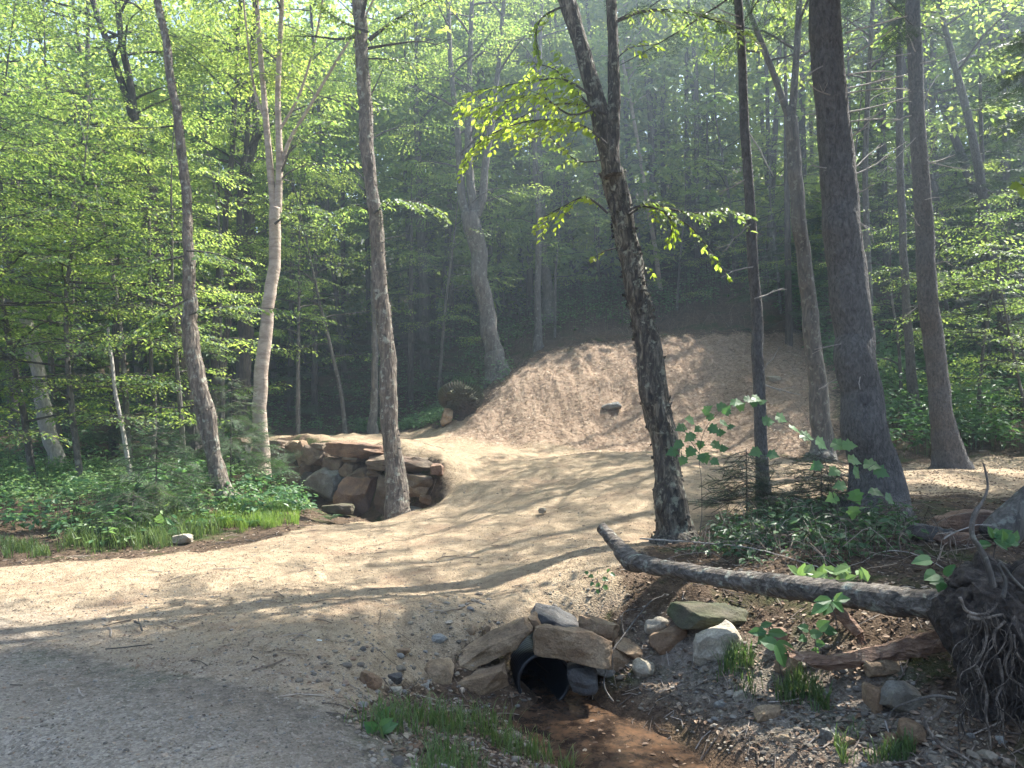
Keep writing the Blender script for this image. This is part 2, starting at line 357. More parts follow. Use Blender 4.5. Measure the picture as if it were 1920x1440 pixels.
def math_n(n, op, a, b=0.0):
    x = nd(n, 'ShaderNodeMath', operation=op)
    for i, v in ((0, a), (1, b)):
        if hasattr(v, 'is_linked'): n.links.new(v, x.inputs[i])
        else: x.inputs[i].default_value = v
    return x.outputs[0]
def leaf_mat(name, c1, c2, t1, t2, tf=.5, rough=.45):
    m, n, out = mk(name); g = nd(n, 'ShaderNodeNewGeometry')
    rd = g.outputs['Random Per Island']; cr = ramp(n, rd, [(0, c1), (1, c2)]); tr = ramp(n, rd, [(0, t1), (1, t2)])
    ns = noise_node(n, g.outputs['Position'], .35, 2); k = ramp(n, ns.outputs[0], [(.3, (.75, .85, .8)), (.7, (1.15, 1.1, .9))])
    cc = mixc(n, 1.0, cr.outputs[0], k.outputs[0], 'MULTIPLY'); tt = mixc(n, 1.0, tr.outputs[0], k.outputs[0], 'MULTIPLY')
    p = nd(n, 'ShaderNodeBsdfPrincipled'); p.inputs['Roughness'].default_value = rough; p.inputs['Specular IOR Level'].default_value = .5
    n.links.new(cc, p.inputs['Base Color']); t = nd(n, 'ShaderNodeBsdfTranslucent'); n.links.new(tt, t.inputs['Color'])
    mx = nd(n, 'ShaderNodeMixShader'); mx.inputs[0].default_value = tf
    n.links.new(p.outputs[0], mx.inputs[1]); n.links.new(t.outputs[0], mx.inputs[2]); n.links.new(mx.outputs[0], out.inputs[0]); return m
M = {}
M['leaf'] = leaf_mat('leaf_green', (.055, .115, .06), (.105, .18, .09), (.27, .42, .08), (.60, .70, .18), .54)
M['leaf_far'] = leaf_mat('leaf_wood', (.055, .115, .065), (.105, .175, .095), (.29, .44, .09), (.62, .72, .18), .55)
M['leaf_young'] = leaf_mat('leaf_young', (.10, .17, .03), (.16, .22, .04), (.48, .66, .05), (.72, .84, .14), .6)
M['leaf_shrub'] = leaf_mat('leaf_shrub', (.05, .13, .06), (.10, .20, .09), (.13, .32, .09), (.28, .46, .14), .4)
M['needle'] = leaf_mat('needle_dark', (.018, .045, .022), (.035, .075, .03), (.03, .07, .02), (.06, .12, .03), .2, .5)
M['needle_young'] = leaf_mat('needle_young', (.05, .11, .05), (.09, .16, .07), (.08, .16, .05), (.15, .25, .07), .3, .5)
M['grass_sun'] = leaf_mat('grass_sunlit', (.12, .20, .05), (.2, .28, .08), (.25, .42, .07), (.42, .58, .12), .45)  # brighter copy of the grass, sunlight put into its colour
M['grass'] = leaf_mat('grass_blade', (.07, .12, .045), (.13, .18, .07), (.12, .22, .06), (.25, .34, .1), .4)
M['leaf_shade'] = leaf_mat('leaf_shaded', (.03, .075, .035), (.06, .13, .055), (.08, .18, .06), (.16, .3, .09), .35)  # darker shrub leaf, the shade under the spruces put into its colour
M['leaf_pale'] = leaf_mat('leaf_pale', (.14, .24, .10), (.24, .34, .16), (.25, .42, .12), (.4, .55, .2), .4)
def bark_mat(name, c1, c2, c3, scale=(1, 1, .25), s=14, bump=.6, lichen=None, bands=None, lt=.56):
    m, n, out = mk(name); tc = nd(n, 'ShaderNodeNewGeometry'); mp = nd(n, 'ShaderNodeMapping'); mp.inputs['Scale'].default_value = scale
    n.links.new(tc.outputs['Position'], mp.inputs[0])
    a = noise_node(n, mp.outputs[0], s, 7, .72, .8); v = nd(n, 'ShaderNodeTexVoronoi'); v.inputs['Scale'].default_value = s * 1.6; n.links.new(mp.outputs[0], v.inputs['Vector'])
    c = ramp(n, a.outputs[0], [(.32, c1), (.5, c2), (.68, c3)]).outputs[0]
    if lichen:
        b = noise_node(n, tc.outputs['Position'], 9, 5, .65); c = mixc(n, ramp(n, b.outputs[0], [(lt, (0, 0, 0)), (lt + .08, (1, 1, 1))]).outputs[0], c, lichen)
    if bands:
        mp2 = nd(n, 'ShaderNodeMapping'); mp2.inputs['Scale'].default_value = (.8, .8, 3.2); n.links.new(tc.outputs['Position'], mp2.inputs[0])
        b = noise_node(n, mp2.outputs[0], 2.2, 4, .7); c = mixc(n, ramp(n, b.outputs[0], [(.5, (0, 0, 0)), (.62, (1, 1, 1))]).outputs[0], c, bands)
    p = nd(n, 'ShaderNodeBsdfPrincipled'); p.inputs['Roughness'].default_value = .85; n.links.new(c, p.inputs['Base Color'])
    h = math_n(n, 'ADD', a.outputs[0], math_n(n, 'MULTIPLY', v.outputs[0], .6))
    bp = nd(n, 'ShaderNodeBump'); bp.inputs['Strength'].default_value = bump; bp.inputs['Distance'].default_value = .03
    n.links.new(h, bp.inputs['Height']); n.links.new(bp.outputs[0], p.inputs['Normal']); n.links.new(p.outputs[0], out.inputs[0]); return m
M['bark_yb'] = bark_mat('bark_yellow_birch', (.05, .04, .035), (.15, .12, .095), (.34, .29, .23), (1, 1, .3), 16, 1.0, (.33, .33, .27))
M['bark_big'] = bark_mat('bark_old_birch', (.02, .017, .015), (.08, .068, .055), (.30, .265, .20), (1, 1, .28), 20, 1.3, (.30, .30, .23))
M['bark_white'] = bark_mat('bark_paper_birch', (.30, .23, .18), (.45, .36, .29), (.56, .47, .39), (1, 1, 2.0), 5, .4, None, (.30, .235, .19))
M['bark_dark'] = bark_mat('bark_dark', (.03, .027, .025), (.075, .065, .055), (.15, .13, .11), (1, 1, .25), 14, .9)
M['bark_grey'] = bark_mat('bark_grey', (.045, .04, .036), (.11, .10, .088), (.20, .18, .155), (1, 1, .3), 12, .9, (.22, .225, .19))
M['bark_spruce'] = bark_mat('bark_spruce', (.05, .046, .043), (.12, .112, .105), (.20, .19, .178), (1, 1, .45), 26, 1.1)
M['bark_log'] = bark_mat('bark_log', (.03, .026, .022), (.12, .10, .082), (.32, .285, .235), (.28, 1, 1), 18, 1.2, (.30, .31, .25))
M['deadwood'] = bark_mat('dead_wood', (.22, .20, .18), (.36, .33, .30), (.50, .46, .41), (1, 1, .4), 16, .6)
M['rootwood'] = bark_mat('root_wood', (.04, .032, .026), (.13, .105, .085), (.34, .29, .24), (1, 1, .5), 22, .9)
M['splinter'] = bark_mat('split_wood', (.10, .055, .035), (.22, .13, .085), (.38, .27, .18), (.3, 1, 1.4), 22, .8)
M['rootsoil'] = bark_mat('root_soil', (.018, .014, .011), (.055, .042, .033), (.12, .095, .075), (1, 1, 1), 16, 1.3)
def rock_mat(name, c1, c2, c3, stain):
    m, n, out = mk(name); tc = nd(n, 'ShaderNodeNewGeometry'); P = tc.outputs['Position']
    a = noise_node(n, P, 4, 7, .65, .4); b = noise_node(n, P, 60, 5, .75); d = noise_node(n, P, 1.7, 3, .6)
    c = ramp(n, a.outputs[0], [(.3, c1), (.5, c2), (.7, c3)]).outputs[0]
    c = mixc(n, ramp(n, d.outputs[0], [(.45, (0, 0, 0)), (.65, (1, 1, 1))]).outputs[0], c, stain)
    k = ramp(n, b.outputs[0], [(.3, (.55, .55, .55)), (.5, (.95, .95, .95)), (.7, (1.3, 1.3, 1.3))]); c = mixc(n, 1.0, c, k.outputs[0], 'MULTIPLY')
    p = nd(n, 'ShaderNodeBsdfPrincipled'); p.inputs['Roughness'].default_value = .8; n.links.new(c, p.inputs['Base Color'])
    h = math_n(n, 'ADD', a.outputs[0], math_n(n, 'MULTIPLY', b.outputs[0], .25))
    bp = nd(n, 'ShaderNodeBump'); bp.inputs['Strength'].default_value = .9; bp.inputs['Distance'].default_value = .03
    n.links.new(h, bp.inputs['Height']); n.links.new(bp.outputs[0], p.inputs['Normal']); n.links.new(p.outputs[0], out.inputs[0]); return m
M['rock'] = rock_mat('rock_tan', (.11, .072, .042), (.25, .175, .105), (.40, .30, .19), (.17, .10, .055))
M['rock_wall_shaded'] = rock_mat('rock_wall_shaded', (.08, .058, .04), (.17, .125, .085), (.27, .21, .145), (.12, .075, .05))  # tan rock darkened so the wall's shade sits in its colour
M['rock_grey'] = rock_mat('rock_grey', (.09, .09, .085), (.18, .18, .165), (.30, .29, .26), (.14, .12, .09))
M['rock_pale'] = rock_mat('rock_pale', (.24, .21, .165), (.36, .32, .25), (.48, .43, .35), (.28, .24, .17))
M['rock_rust'] = rock_mat('rock_rust', (.10, .055, .035), (.20, .115, .07), (.30, .19, .12), (.14, .09, .07))
M['rock_dark'] = rock_mat('rock_dark', (.03, .03, .032), (.07, .07, .07), (.13, .125, .115), (.07, .055, .045))
M['rock_moss'] = rock_mat('rock_moss', (.03, .035, .015), (.06, .07, .025), (.12, .11, .06), (.07, .055, .035))
def simple(name, c, rough=.6, spec=.5, metal=0):
    m, n, out = mk(name); p = nd(n, 'ShaderNodeBsdfPrincipled'); g = nd(n, 'ShaderNodeNewGeometry')
    a = noise_node(n, g.outputs['Position'], 18, 5); cc = mixc(n, a.outputs[0], tuple(x * .6 for x in c), tuple(min(1, x * 1.4) for x in c)); n.links.new(cc, p.inputs['Base Color'])
    p.inputs['Roughness'].default_value = rough; p.inputs['Specular IOR Level'].default_value = spec; n.links.new(p.outputs[0], out.inputs[0]); return m
M['plastic'] = simple('black_plastic', (.018, .019, .021), .35)
M['scrap'] = simple('scrap', (.6, .68, .68), .4)

def island_mat(name, stops, rough=.85, trans=0):
    m, n, out = mk(name); g = nd(n, 'ShaderNodeNewGeometry'); c = ramp(n, g.outputs['Random Per Island'], stops)
    b = noise_node(n, g.outputs['Position'], 60, 3); k = ramp(n, b.outputs[0], [(.3, (.75, .75, .75)), (.7, (1.15, 1.15, 1.15))])
    p = nd(n, 'ShaderNodeBsdfPrincipled'); p.inputs['Roughness'].default_value = rough; n.links.new(mixc(n, 1.0, c.outputs[0], k.outputs[0], 'MULTIPLY'), p.inputs['Base Color'])
    n.links.new(p.outputs[0], out.inputs[0]); return m
M['pebble'] = island_mat('pebbles', [(0, (.08, .07, .06)), (.3, (.17, .14, .105)), (.55, (.25, .21, .155)), (.75, (.16, .155, .145)), (.9, (.34, .29, .225)), (1, (.2, .125, .08))])
M['litter'] = island_mat('dead_leaves', [(0, (.045, .028, .018)), (.35, (.10, .058, .034)), (.65, (.18, .11, .065)), (.88, (.27, .19, .125)), (1, (.38, .31, .23))], .75)
M['straw'] = island_mat('straw', [(0, (.10, .06, .035)), (.25, (.24, .15, .095)), (.5, (.38, .28, .19)), (.8, (.52, .42, .30)), (1, (.68, .59, .47))], .8)
M['twig'] = island_mat('twigs', [(0, (.06, .045, .035)), (.6, (.16, .12, .09)), (1, (.36, .31, .26))], .8)

def ground_mat():
    m, n, out = mk('ground_cover'); g = nd(n, 'ShaderNodeNewGeometry'); P = g.outputs['Position']
    at = nd(n, 'ShaderNodeVertexColor', layer_name='zone'); sp = nd(n, 'ShaderNodeSeparateColor'); n.links.new(at.outputs[0], sp.inputs[0])
    big = noise_node(n, P, 1.3, 5, .6, .5); mid = noise_node(n, P, 9, 6, .7); fine = noise_node(n, P, 90, 4, .75); vor = nd(n, 'ShaderNodeTexVoronoi'); vor.inputs['Scale'].default_value = 55; n.links.new(P, vor.inputs['Vector'])
    sepv = nd(n, 'ShaderNodeSeparateColor'); n.links.new(vor.outputs['Color'], sepv.inputs[0])
    forest = ramp(n, mid.outputs[0], [(.3, (.035, .024, .016)), (.5, (.085, .058, .038)), (.7, (.15, .105, .07))]).outputs[0]
    moss = mixc(n, ramp(n, big.outputs[0], [(.52, (0, 0, 0)), (.66, (1, 1, 1))]).outputs[0], forest, (.04, .055, .015))
    tan = ramp(n, mid.outputs[0], [(.28, (.185, .138, .09)), (.5, (.30, .23, .152)), (.72, (.42, .335, .232))]).outputs[0]
    tan = mixc(n, ramp(n, big.outputs[0], [(.5, (0, 0, 0)), (.72, (.75, .75, .75))]).outputs[0], tan, (.21, .14, .095))
    grey = ramp(n, sepv.outputs[0], [(0, (.13, .115, .098)), (.5, (.225, .20, .168)), (1, (.34, .305, .26))]).outputs[0]
    grey = mixc(n, ramp(n, big.outputs[0], [(.4, (.6, .6, .6)), (.65, (0, 0, 0))]).outputs[0], grey, (.25, .21, .165))
    mulch = ramp(n, mid.outputs[0], [(.3, (.16, .105, .07)), (.5, (.28, .20, .14)), (.7, (.42, .33, .24))]).outputs[0]
    bed = ramp(n, mid.outputs[0], [(.3, (.03, .022, .016)), (.48, (.10, .062, .038)), (.7, (.20, .125, .072))]).outputs[0]
    e = math_n(n, 'MULTIPLY', math_n(n, 'SUBTRACT', mid.outputs[0], .5), .9)
    def msk(ch, soft=.12):
        v = math_n(n, 'ADD', sp.outputs[ch], e); return ramp(n, v, [(.5 - soft, (0, 0, 0)), (.5 + soft, (1, 1, 1))]).outputs[0]
    c = mixc(n, msk(1), moss, tan); c = mixc(n, msk(0, .34), c, grey); c = mixc(n, msk(2), c, mulch); c = mixc(n, at.outputs[1], c, bed)
    k = ramp(n, fine.outputs[0], [(.28, (.5, .5, .5)), (.5, (1, 1, 1)), (.72, (1.35, 1.35, 1.35))]); c = mixc(n, 1.0, c, k.outputs[0], 'MULTIPLY')
    p = nd(n, 'ShaderNodeBsdfPrincipled'); p.inputs['Roughness'].default_value = .95; p.inputs['Specular IOR Level'].default_value = .2; n.links.new(c, p.inputs['Base Color'])
    h = math_n(n, 'ADD', math_n(n, 'MULTIPLY', fine.outputs[0], .35), math_n(n, 'ADD', mid.outputs[0], math_n(n, 'MULTIPLY', vor.outputs[0], .4)))
    bp = nd(n, 'ShaderNodeBump'); bp.inputs['Strength'].default_value = .8; bp.inputs['Distance'].default_value = .03
    n.links.new(h, bp.inputs['Height']); n.links.new(bp.outputs[0], p.inputs['Normal']); n.links.new(p.outputs[0], out.inputs[0]); return m
M['ground'] = ground_mat()
def water_mat():
    m, n, out = mk('stream_water'); g = nd(n, 'ShaderNodeNewGeometry'); p = nd(n, 'ShaderNodeBsdfPrincipled')
    a = noise_node(n, g.outputs['Position'], 7, 7, .7, .2); c = ramp(n, a.outputs[0], [(.36, (.018, .013, .011)), (.5, (.06, .04, .027)), (.66, (.14, .08, .046))])
    n.links.new(c.outputs[0], p.inputs['Base Color']); p.inputs['Roughness'].default_value = .05; p.inputs['IOR'].default_value = 1.33
    b = noise_node(n, g.outputs['Position'], 22, 2); bp = nd(n, 'ShaderNodeBump'); bp.inputs['Strength'].default_value = .12; bp.inputs['Distance'].default_value = .02
    n.links.new(b.outputs[0], bp.inputs['Height']); n.links.new(bp.outputs[0], p.inputs['Normal']); n.links.new(p.outputs[0], out.inputs[0]); return m
M['water'] = water_mat()

# ------------------------------------------------------------------ ground sheets
def axis(lo, hi, s0, start, grow):
    a = [0.0]
    while a[-1] < hi: a.append(a[-1] + max(s0, s0 + (a[-1] - start) * grow))
    b = [0.0]
    while b[-1] > lo: b.append(b[-1] - max(s0, s0 + (-b[-1] - start) * grow))
    return np.array(sorted(set(b + a)))
gx = axis(-400, 400, .04, 3.2, .022); gy = axis(-200, 500, .04, 7.5, .016)
gy = gy[(gy > 2.0)]; gy = np.concatenate([np.array([-200, -100, -50, -25, -12, -8, -5, -3, -2, -1, 0, .5, 1, 1.3, 1.6, 1.8]), gy])
XX, YY = np.meshgrid(gx, gy); ZZ = hfun(XX, YY)
nx = len(gx); ny = len(gy); print('ground grid', nx, ny)
WATER_Z = -.615
PIPE_D = np.array([-.10, 1.0, .0]); PIPE_D = norm(np.array([-.22, .97, .02])); PIPE_C = W(1010, 1266, 6.08); PIPE_R = .215
PIPE_C[2] = WATER_Z + .16
Vg = np.stack([XX.ravel(), YY.ravel(), ZZ.ravel()], 1)
def soft(poly, wd): return np.clip(.5 + sdist(XX.ravel(), YY.ravel(), poly) / wd, 0, 1)
BANKP = gp([(1180,1180),(1330,1150),(1500,1200),(1700,1280),(1900,1440),(1800,1500),(1400,1500),(1340,1380),(1200,1310)])
zone = np.stack([np.maximum(soft(POLY_ROAD, 2.4), .55 * soft(BANKP, .5)), soft(POLY_DRIVE, .35), soft(POLY_MULCH, 1.2), soft(POLY_BED, .25)], 1)
gi = (np.arange(ny - 1)[:, None] * nx + np.arange(nx - 1)[None]).ravel()
quads = np.stack([gi, gi + 1, gi + nx + 1, gi + nx], 1)
fc = Vg[quads].mean(1)
rel = fc - PIPE_C; along = rel @ PIPE_D; perp = np.linalg.norm(rel - along[:, None] * PIPE_D, axis=1)
hole = (perp < PIPE_R * .97) & (along > -.02) & (along < 2.5)
# normals from the whole sheet
dzdx = np.gradient(ZZ, gx, axis=1); dzdy = np.gradient(ZZ, gy, axis=0)
NN = norm(np.stack([-dzdx.ravel(), -dzdy.ravel(), np.ones(nx * ny)], 1))
cls = np.zeros(len(quads), int)
cls[inpoly(fc[:, 0], fc[:, 1], POLY_MOUND)] = 3
cls[inpoly(fc[:, 0], fc[:, 1], POLY_DRIVE)] = 1
cls[inpoly(fc[:, 0], fc[:, 1], POLY_ROAD)] = 2
for k, nm in enumerate(['ground', 'driveway', 'road', 'mound']):
    q = quads[(cls == k) & ~hole]; idx, inv = np.unique(q, return_inverse=True); a = Acc(); a.add(Vg[idx], inv.reshape(-1, 4))
    o = build(nm, a, M['ground'], smooth=True, attr=zone[idx], normals=NN[idx]); tag(o, kind='structure')
# stream
wx = np.arange(-1, 5, .06); wy = np.arange(1.5, 7.2, .06); WX, WY = np.meshgrid(wx, wy)
wz = np.full(WX.size, WATER_Z); gi = (np.arange(len(wy) - 1)[:, None] * len(wx) + np.arange(len(wx) - 1)[None]).ravel()
q = np.stack([gi, gi + 1, gi + len(wx) + 1, gi + len(wx)], 1); wv = np.stack([WX.ravel(), WY.ravel(), wz], 1); wc = wv[q].mean(1)
hb = hfun(wc[:, 0], wc[:, 1]); rel = wc - PIPE_C; al = rel @ PIPE_D; pp = np.linalg.norm(rel - al[:, None] * PIPE_D, axis=1)
keep = ((hb < WATER_Z + .04) | ((pp < PIPE_R) & (al > 0) & (al < 1.2))) & (sdist(wc[:, 0], wc[:, 1], POLY_BED) > -.5)
a = Acc(); idx, inv = np.unique(q[keep], return_inverse=True)
if len(idx): a.add(wv[idx], inv.reshape(-1, 4)); tag(build('stream', a, M['water'], smooth=True), kind='structure')

# ------------------------------------------------------------------ rocks
def ico(sub):
    t = (1 + 5 ** .5) / 2
    v = [(-1,t,0),(1,t,0),(-1,-t,0),(1,-t,0),(0,-1,t),(0,1,t),(0,-1,-t),(0,1,-t),(t,0,-1),(t,0,1),(-t,0,-1),(-t,0,1)]
    f = [(0,11,5),(0,5,1),(0,1,7),(0,7,10),(0,10,11),(1,5,9),(5,11,4),(11,10,2),(10,7,6),(7,1,8),(3,9,4),(3,4,2),(3,2,6),(3,6,8),(3,8,9),(4,9,5),(2,4,11),(6,2,10),(8,6,7),(9,8,1)]
    v = [np.array(x, float) / np.linalg.norm(x) for x in v]
    for _ in range(sub):
        c = {}; nf = []
        def mid(a, b):
            k = (min(a, b), max(a, b))
            if k not in c: m = v[a] + v[b]; v.append(m / np.linalg.norm(m)); c[k] = len(v) - 1
            return c[k]
        for x, y, z in f:
            p, q_, r = mid(x, y), mid(y, z), mid(z, x); nf += [(x, p, r), (y, q_, p), (z, r, q_), (p, q_, r)]
        f = nf
    return np.array(v), np.array(f)
ICO = {s: ico(s) for s in (0, 1, 2, 3, 4)}
def rock_verts(seed, sub=3, boxy=.75, ncut=7, rough=.06, cut=(.66, .92)):
    r = np.random.default_rng(seed); v, f = ICO[sub]; v = v.copy()
    bx = v / np.abs(v).max(1)[:, None]; v = v * (1 - boxy) + bx * boxy * .85
    for _ in range(ncut):
        n_ = norm(r.normal(0, 1, 3)); d = r.uniform(*cut); s = v @ n_; over = np.maximum(0, s - d); v -= over[:, None] * n_ * .96
    v += (fnoise(v, 1.6, seed, 2) * rough * 2)[:, None] * norm(v)
    v /= np.abs(v).max(0); return v, f
def rot_y(a): c, s = math.cos(a), math.sin(a); return np.array([[c, 0, s], [0, 1, 0], [-s, 0, c]])
def rot_z(a): c, s = math.cos(a), math.sin(a); return np.array([[c, -s, 0], [s, c, 0], [0, 0, 1]])
def rock_acc(px, py, w_, h_, rot=0, Y=None, depth=None, seed=0, yaw=0, sub=3, **k):
    """centre in the photo, width and height in photo pixels, rot: clockwise degrees as seen"""
    if Y is None: g = G(px, py + h_ * .45); Y = g[1] + pxm(min(w_, h_), g[1]) * .25
    c = W(px, py, Y); hw = pxm(w_, Y) / 2; hh = pxm(h_, Y) / 2; dp = (depth if depth is not None else max(hh, hw * .55) * 1.0)
    v, f = rock_verts(seed, sub, **k); dm = np.array([hw, dp, hh]); v = v * dm; Lm = dm.min(); v = v + norm(v / dm ** 2) * (fnoise(v, .9 / Lm, seed, 4) * Lm * .3)[:, None]; v = v @ rot_z(yaw).T; v = v @ rot_y(R(rot)).T
    a = Acc(); a.add(v + c, f); return a, c
def rock(name, label, px, py, w_, h_, rot=0, mat='rock', group=None, cat='rock', **k):
    a, c = rock_acc(px, py, w_, h_, rot, **k); o = build(name, a, M[mat], loc=c, smooth=False); return tag(o, label, cat, group)
GC = 'stones stacked round the culvert mouth'
rock('boulder', 'long tan slab leaning over the left shoulder of the black culvert pipe', 920, 1212, 172, 40, -28, 'rock', GC, Y=5.95, depth=.13, seed=11, sub=4, boxy=.95, ncut=4, cut=(.8, .97))
rock('boulder', 'long tan slab lying low at the left foot of the culvert pipe', 872, 1288, 164, 42, -16, 'rock', GC, Y=5.82, depth=.13, seed=12, sub=4, boxy=.95, ncut=4, cut=(.8, .97))
rock('boulder', 'big angular tan block resting above the right side of the culvert pipe', 1072, 1206, 152, 60, 8, 'rock', GC, Y=5.82, depth=.12, seed=13, sub=4, boxy=.95, ncut=4, cut=(.8, .97))
rock('boulder', 'dark flat stone capping the top of the culvert rocks', 1040, 1163, 92, 34, 14, 'rock_dark', GC, Y=6.35, depth=.22, seed=14, sub=4)
rock('boulder', 'pale blocky stone at the right end of the culvert top course', 1122, 1177, 78, 36, 6, 'rock', GC, Y=6.35, depth=.16, seed=15, sub=4)
rock('boulder', 'small upright wedge stone between the two big culvert slabs', 1003, 1168, 20, 36, -20, 'rock', GC, Y=6.1, depth=.1, seed=16)
rock('boulder', 'rounded brown boulder at the left end of the culvert slabs', 822, 1262, 60, 50, -10, 'rock', GC, Y=5.75, depth=.13, seed=17, boxy=.3, ncut=3)
rock('boulder', 'low brown stone tailing off left of the rounded brown boulder', 784, 1256, 62, 24, 12, 'rock', GC, Y=5.8, depth=.1, seed=18, boxy=.4)
rock('boulder', 'grey square-edged block below the rounded brown boulder', 778, 1289, 56, 38, 10, 'rock_grey', GC, Y=5.55, depth=.12, seed=19, boxy=.8)
rock('boulder', 'small rust brown stone under the grey square-edged block', 798, 1317, 32, 30, 0, 'rock_rust', GC, Y=5.5, depth=.08, seed=20)
rock('boulder', 'small whitish stone left of the rust brown stone', 763, 1312, 24, 22, 0, 'rock_grey', GC, Y=5.3, depth=.05, seed=21, boxy=.3)
rock('boulder', 'thin flat stone with a lit top right of the big angular block', 1184, 1216, 66, 22, 10, 'rock', GC, Y=6.2, depth=.14, seed=22, boxy=.85)
rock('boulder', 'greenish grey block under the right culvert block', 1122, 1246, 60, 42, 0, 'rock_grey', GC, Y=6.2, depth=.15, seed=23)
rock('boulder', 'dark mossy stone added for the shadowed gap right of the pipe mouth', 1090, 1268, 60, 54, 0, 'rock_dark', GC, Y=5.86, depth=.14, seed=28, boxy=.5)  # stone put in to stand for the dark shaded gap beside the pipe
rock('boulder', 'speckled tan block behind the bare twig right of the culvert', 1160, 1238, 56, 52, 0, 'rock', GC, Y=6.2, depth=.14, seed=24)
rock('boulder', 'round yellowish cobble on the bank right of the culvert', 1207, 1253, 43, 32, 5, 'rock_pale', GC, Y=5.95, depth=.09, seed=25, boxy=.15, ncut=2)
rock('boulder', 'tiny orange cobble at the lip of the culvert mouth', 957, 1308, 16, 18, 0, 'rock_pale', GC, Y=5.8, depth=.03, seed=26, boxy=.2)
for i, (px, py, w_, h_) in enumerate([(943, 1245, 12, 22), (951, 1232, 10, 16), (949, 1256, 12, 14), (955, 1220, 12, 12), (965, 1212, 14, 10)]):
    rock('cobble', 'thumb-sized tan chinking stone wedged between the slabs and the pipe collar', px, py, w_, h_, 20 * i, 'rock', 'chinking stones by the pipe collar', Y=5.98, depth=.025, seed=30 + i, sub=2)
SR = 'loose stones about the stream bank'
for i, (lb, px, py, w_, h_, rt, mt) in enumerate([
 ('large tilted pale slab on the bank below the fallen log', 1336, 1208, 100, 62, -38, 'rock_pale'),
 ('brown half-buried boulder between the culvert and the tilted pale slab', 1252, 1200, 78, 44, -12, 'rock'),
 ('smooth pale stone above the half-buried brown boulder', 1231, 1174, 44, 30, 0, 'rock_pale'),
 ('mossy boulder tucked under the thin end of the fallen log', 1330, 1155, 150, 40, 3, 'rock_moss'),
 ('orange capped upright stone behind the round green leaves', 1463, 1192, 28, 34, 0, 'rock_rust'),
 ('tan stone behind the round green leaf and grass', 1478, 1246, 40, 50, 10, 'rock'),
 ('long brown stone under the splintered plank of wood', 1665, 1250, 86, 34, -8, 'rock'),
 ('flat topped grey cobble right of the orange stream', 1441, 1338, 52, 26, -8, 'rock'),
 ('smooth blue grey egg-shaped stone on the gravel bank', 1547, 1378, 20, 28, 8, 'rock_grey'),
 ('large grey angular stone behind the curled root', 1690, 1312, 76, 62, 25, 'rock_grey'),
 ('narrow brown stone left of the large grey angular stone', 1638, 1310, 26, 52, -5, 'rock'),
 ('brown rounded stone at the foot of the root mass', 1704, 1376, 44, 50, 10, 'rock'),
 ('small tan wedge stone left of the brown rounded stone', 1672, 1392, 30, 30, 15, 'rock'),
 ('pale cobble on the bank left of the grass tuft', 1386, 1306, 26, 20, -30, 'rock_pale'),
 ('grey cobble in gravel below the pale cobble', 1350, 1322, 26, 14, 0, 'rock_grey'),
 ('small flat brown cobble beside the blue grey stone', 1466, 1387, 30, 14, -8, 'rock'),
 ('rough brown lump right of the blue grey stone', 1592, 1392, 28, 20, 0, 'rock'),
 ('pale round stone low in the dark at the root mass', 1878, 1392, 30, 22, 0, 'rock_grey'),
 ('flat rusty ledge rock behind the bent dead branch', 1812, 978, 150, 44, 0, 'rock_rust'),
 ('dark ledge rock under the flat rusty ledge', 1740, 1000, 90, 34, 8, 'rock_dark'),
 ('brown stone below the flat rusty ledge', 1790, 1012, 70, 26, 0, 'rock_rust'),
 ('blue grey cobble on the slope above the culvert slab', 821, 1198, 36, 18, 0, 'rock_grey'),
 ('small tan upright stone above the long tan slab', 911, 1180, 16, 22, 20, 'rock'),
 ('tan cobble left of the long tan slab', 884, 1182, 20, 20, 0, 'rock'),
 ('flat tan cobble on the slope left of the culvert', 753, 1222, 32, 12, 0, 'rock'),
 ('brown boulder half sunk at the road shoulder left of the culvert', 692, 1276, 46, 28, 30, 'rock'),
 ('dark cobble above the grey square-edged block', 740, 1273, 26, 22, 0, 'rock_dark'),
 ('pale cobble left of the small whitish stone', 742, 1295, 24, 14, 0, 'rock_pale'),
 ('pale yellow block at the driveway edge by the left bank', 342, 1011, 38, 20, -5, 'rock_pale'),
 ('single tan cobble out on the open driveway', 1017, 957, 15, 11, 0, 'rock_pale'),
 ('grey half-buried boulder in the mulch of the mound', 1146, 764, 38, 15, -15, 'rock_grey'),
 ('small brown rock above the grey boulder on the mound', 1142, 692, 24, 9, -5, 'rock'),
 ('pale upright rock on the dark bank behind the mound', 1328, 622, 20, 30, 18, 'rock_pale'),
 ('tan flat rock on the shaded right part of the mound', 1452, 712, 26, 14, 0, 'rock_pale'),
 ('small orange rock on the dark bank behind the mound', 1402, 626, 12, 14, 0, 'rock_rust'),
 ('small brown rock on the crest of the mound', 1104, 660, 14, 8, 0, 'rock'),
 ('brown rock at the mossy stump left of the mound', 838, 782, 22, 36, 10, 'rock'),
 ('low mossy boulder in front of the stone wall', 634, 955, 60, 20, 0, 'rock_moss'),
 ('mossy boulder hidden in the plants of the left bank', 150, 955, 34, 16, 0, 'rock_moss'),
]):
    rock('rock', lb, px, py, w_, h_, rt, mt, SR if py > 1100 else None, seed=100 + i, **({'Y': 26.5} if 'dark bank' in lb else {}))

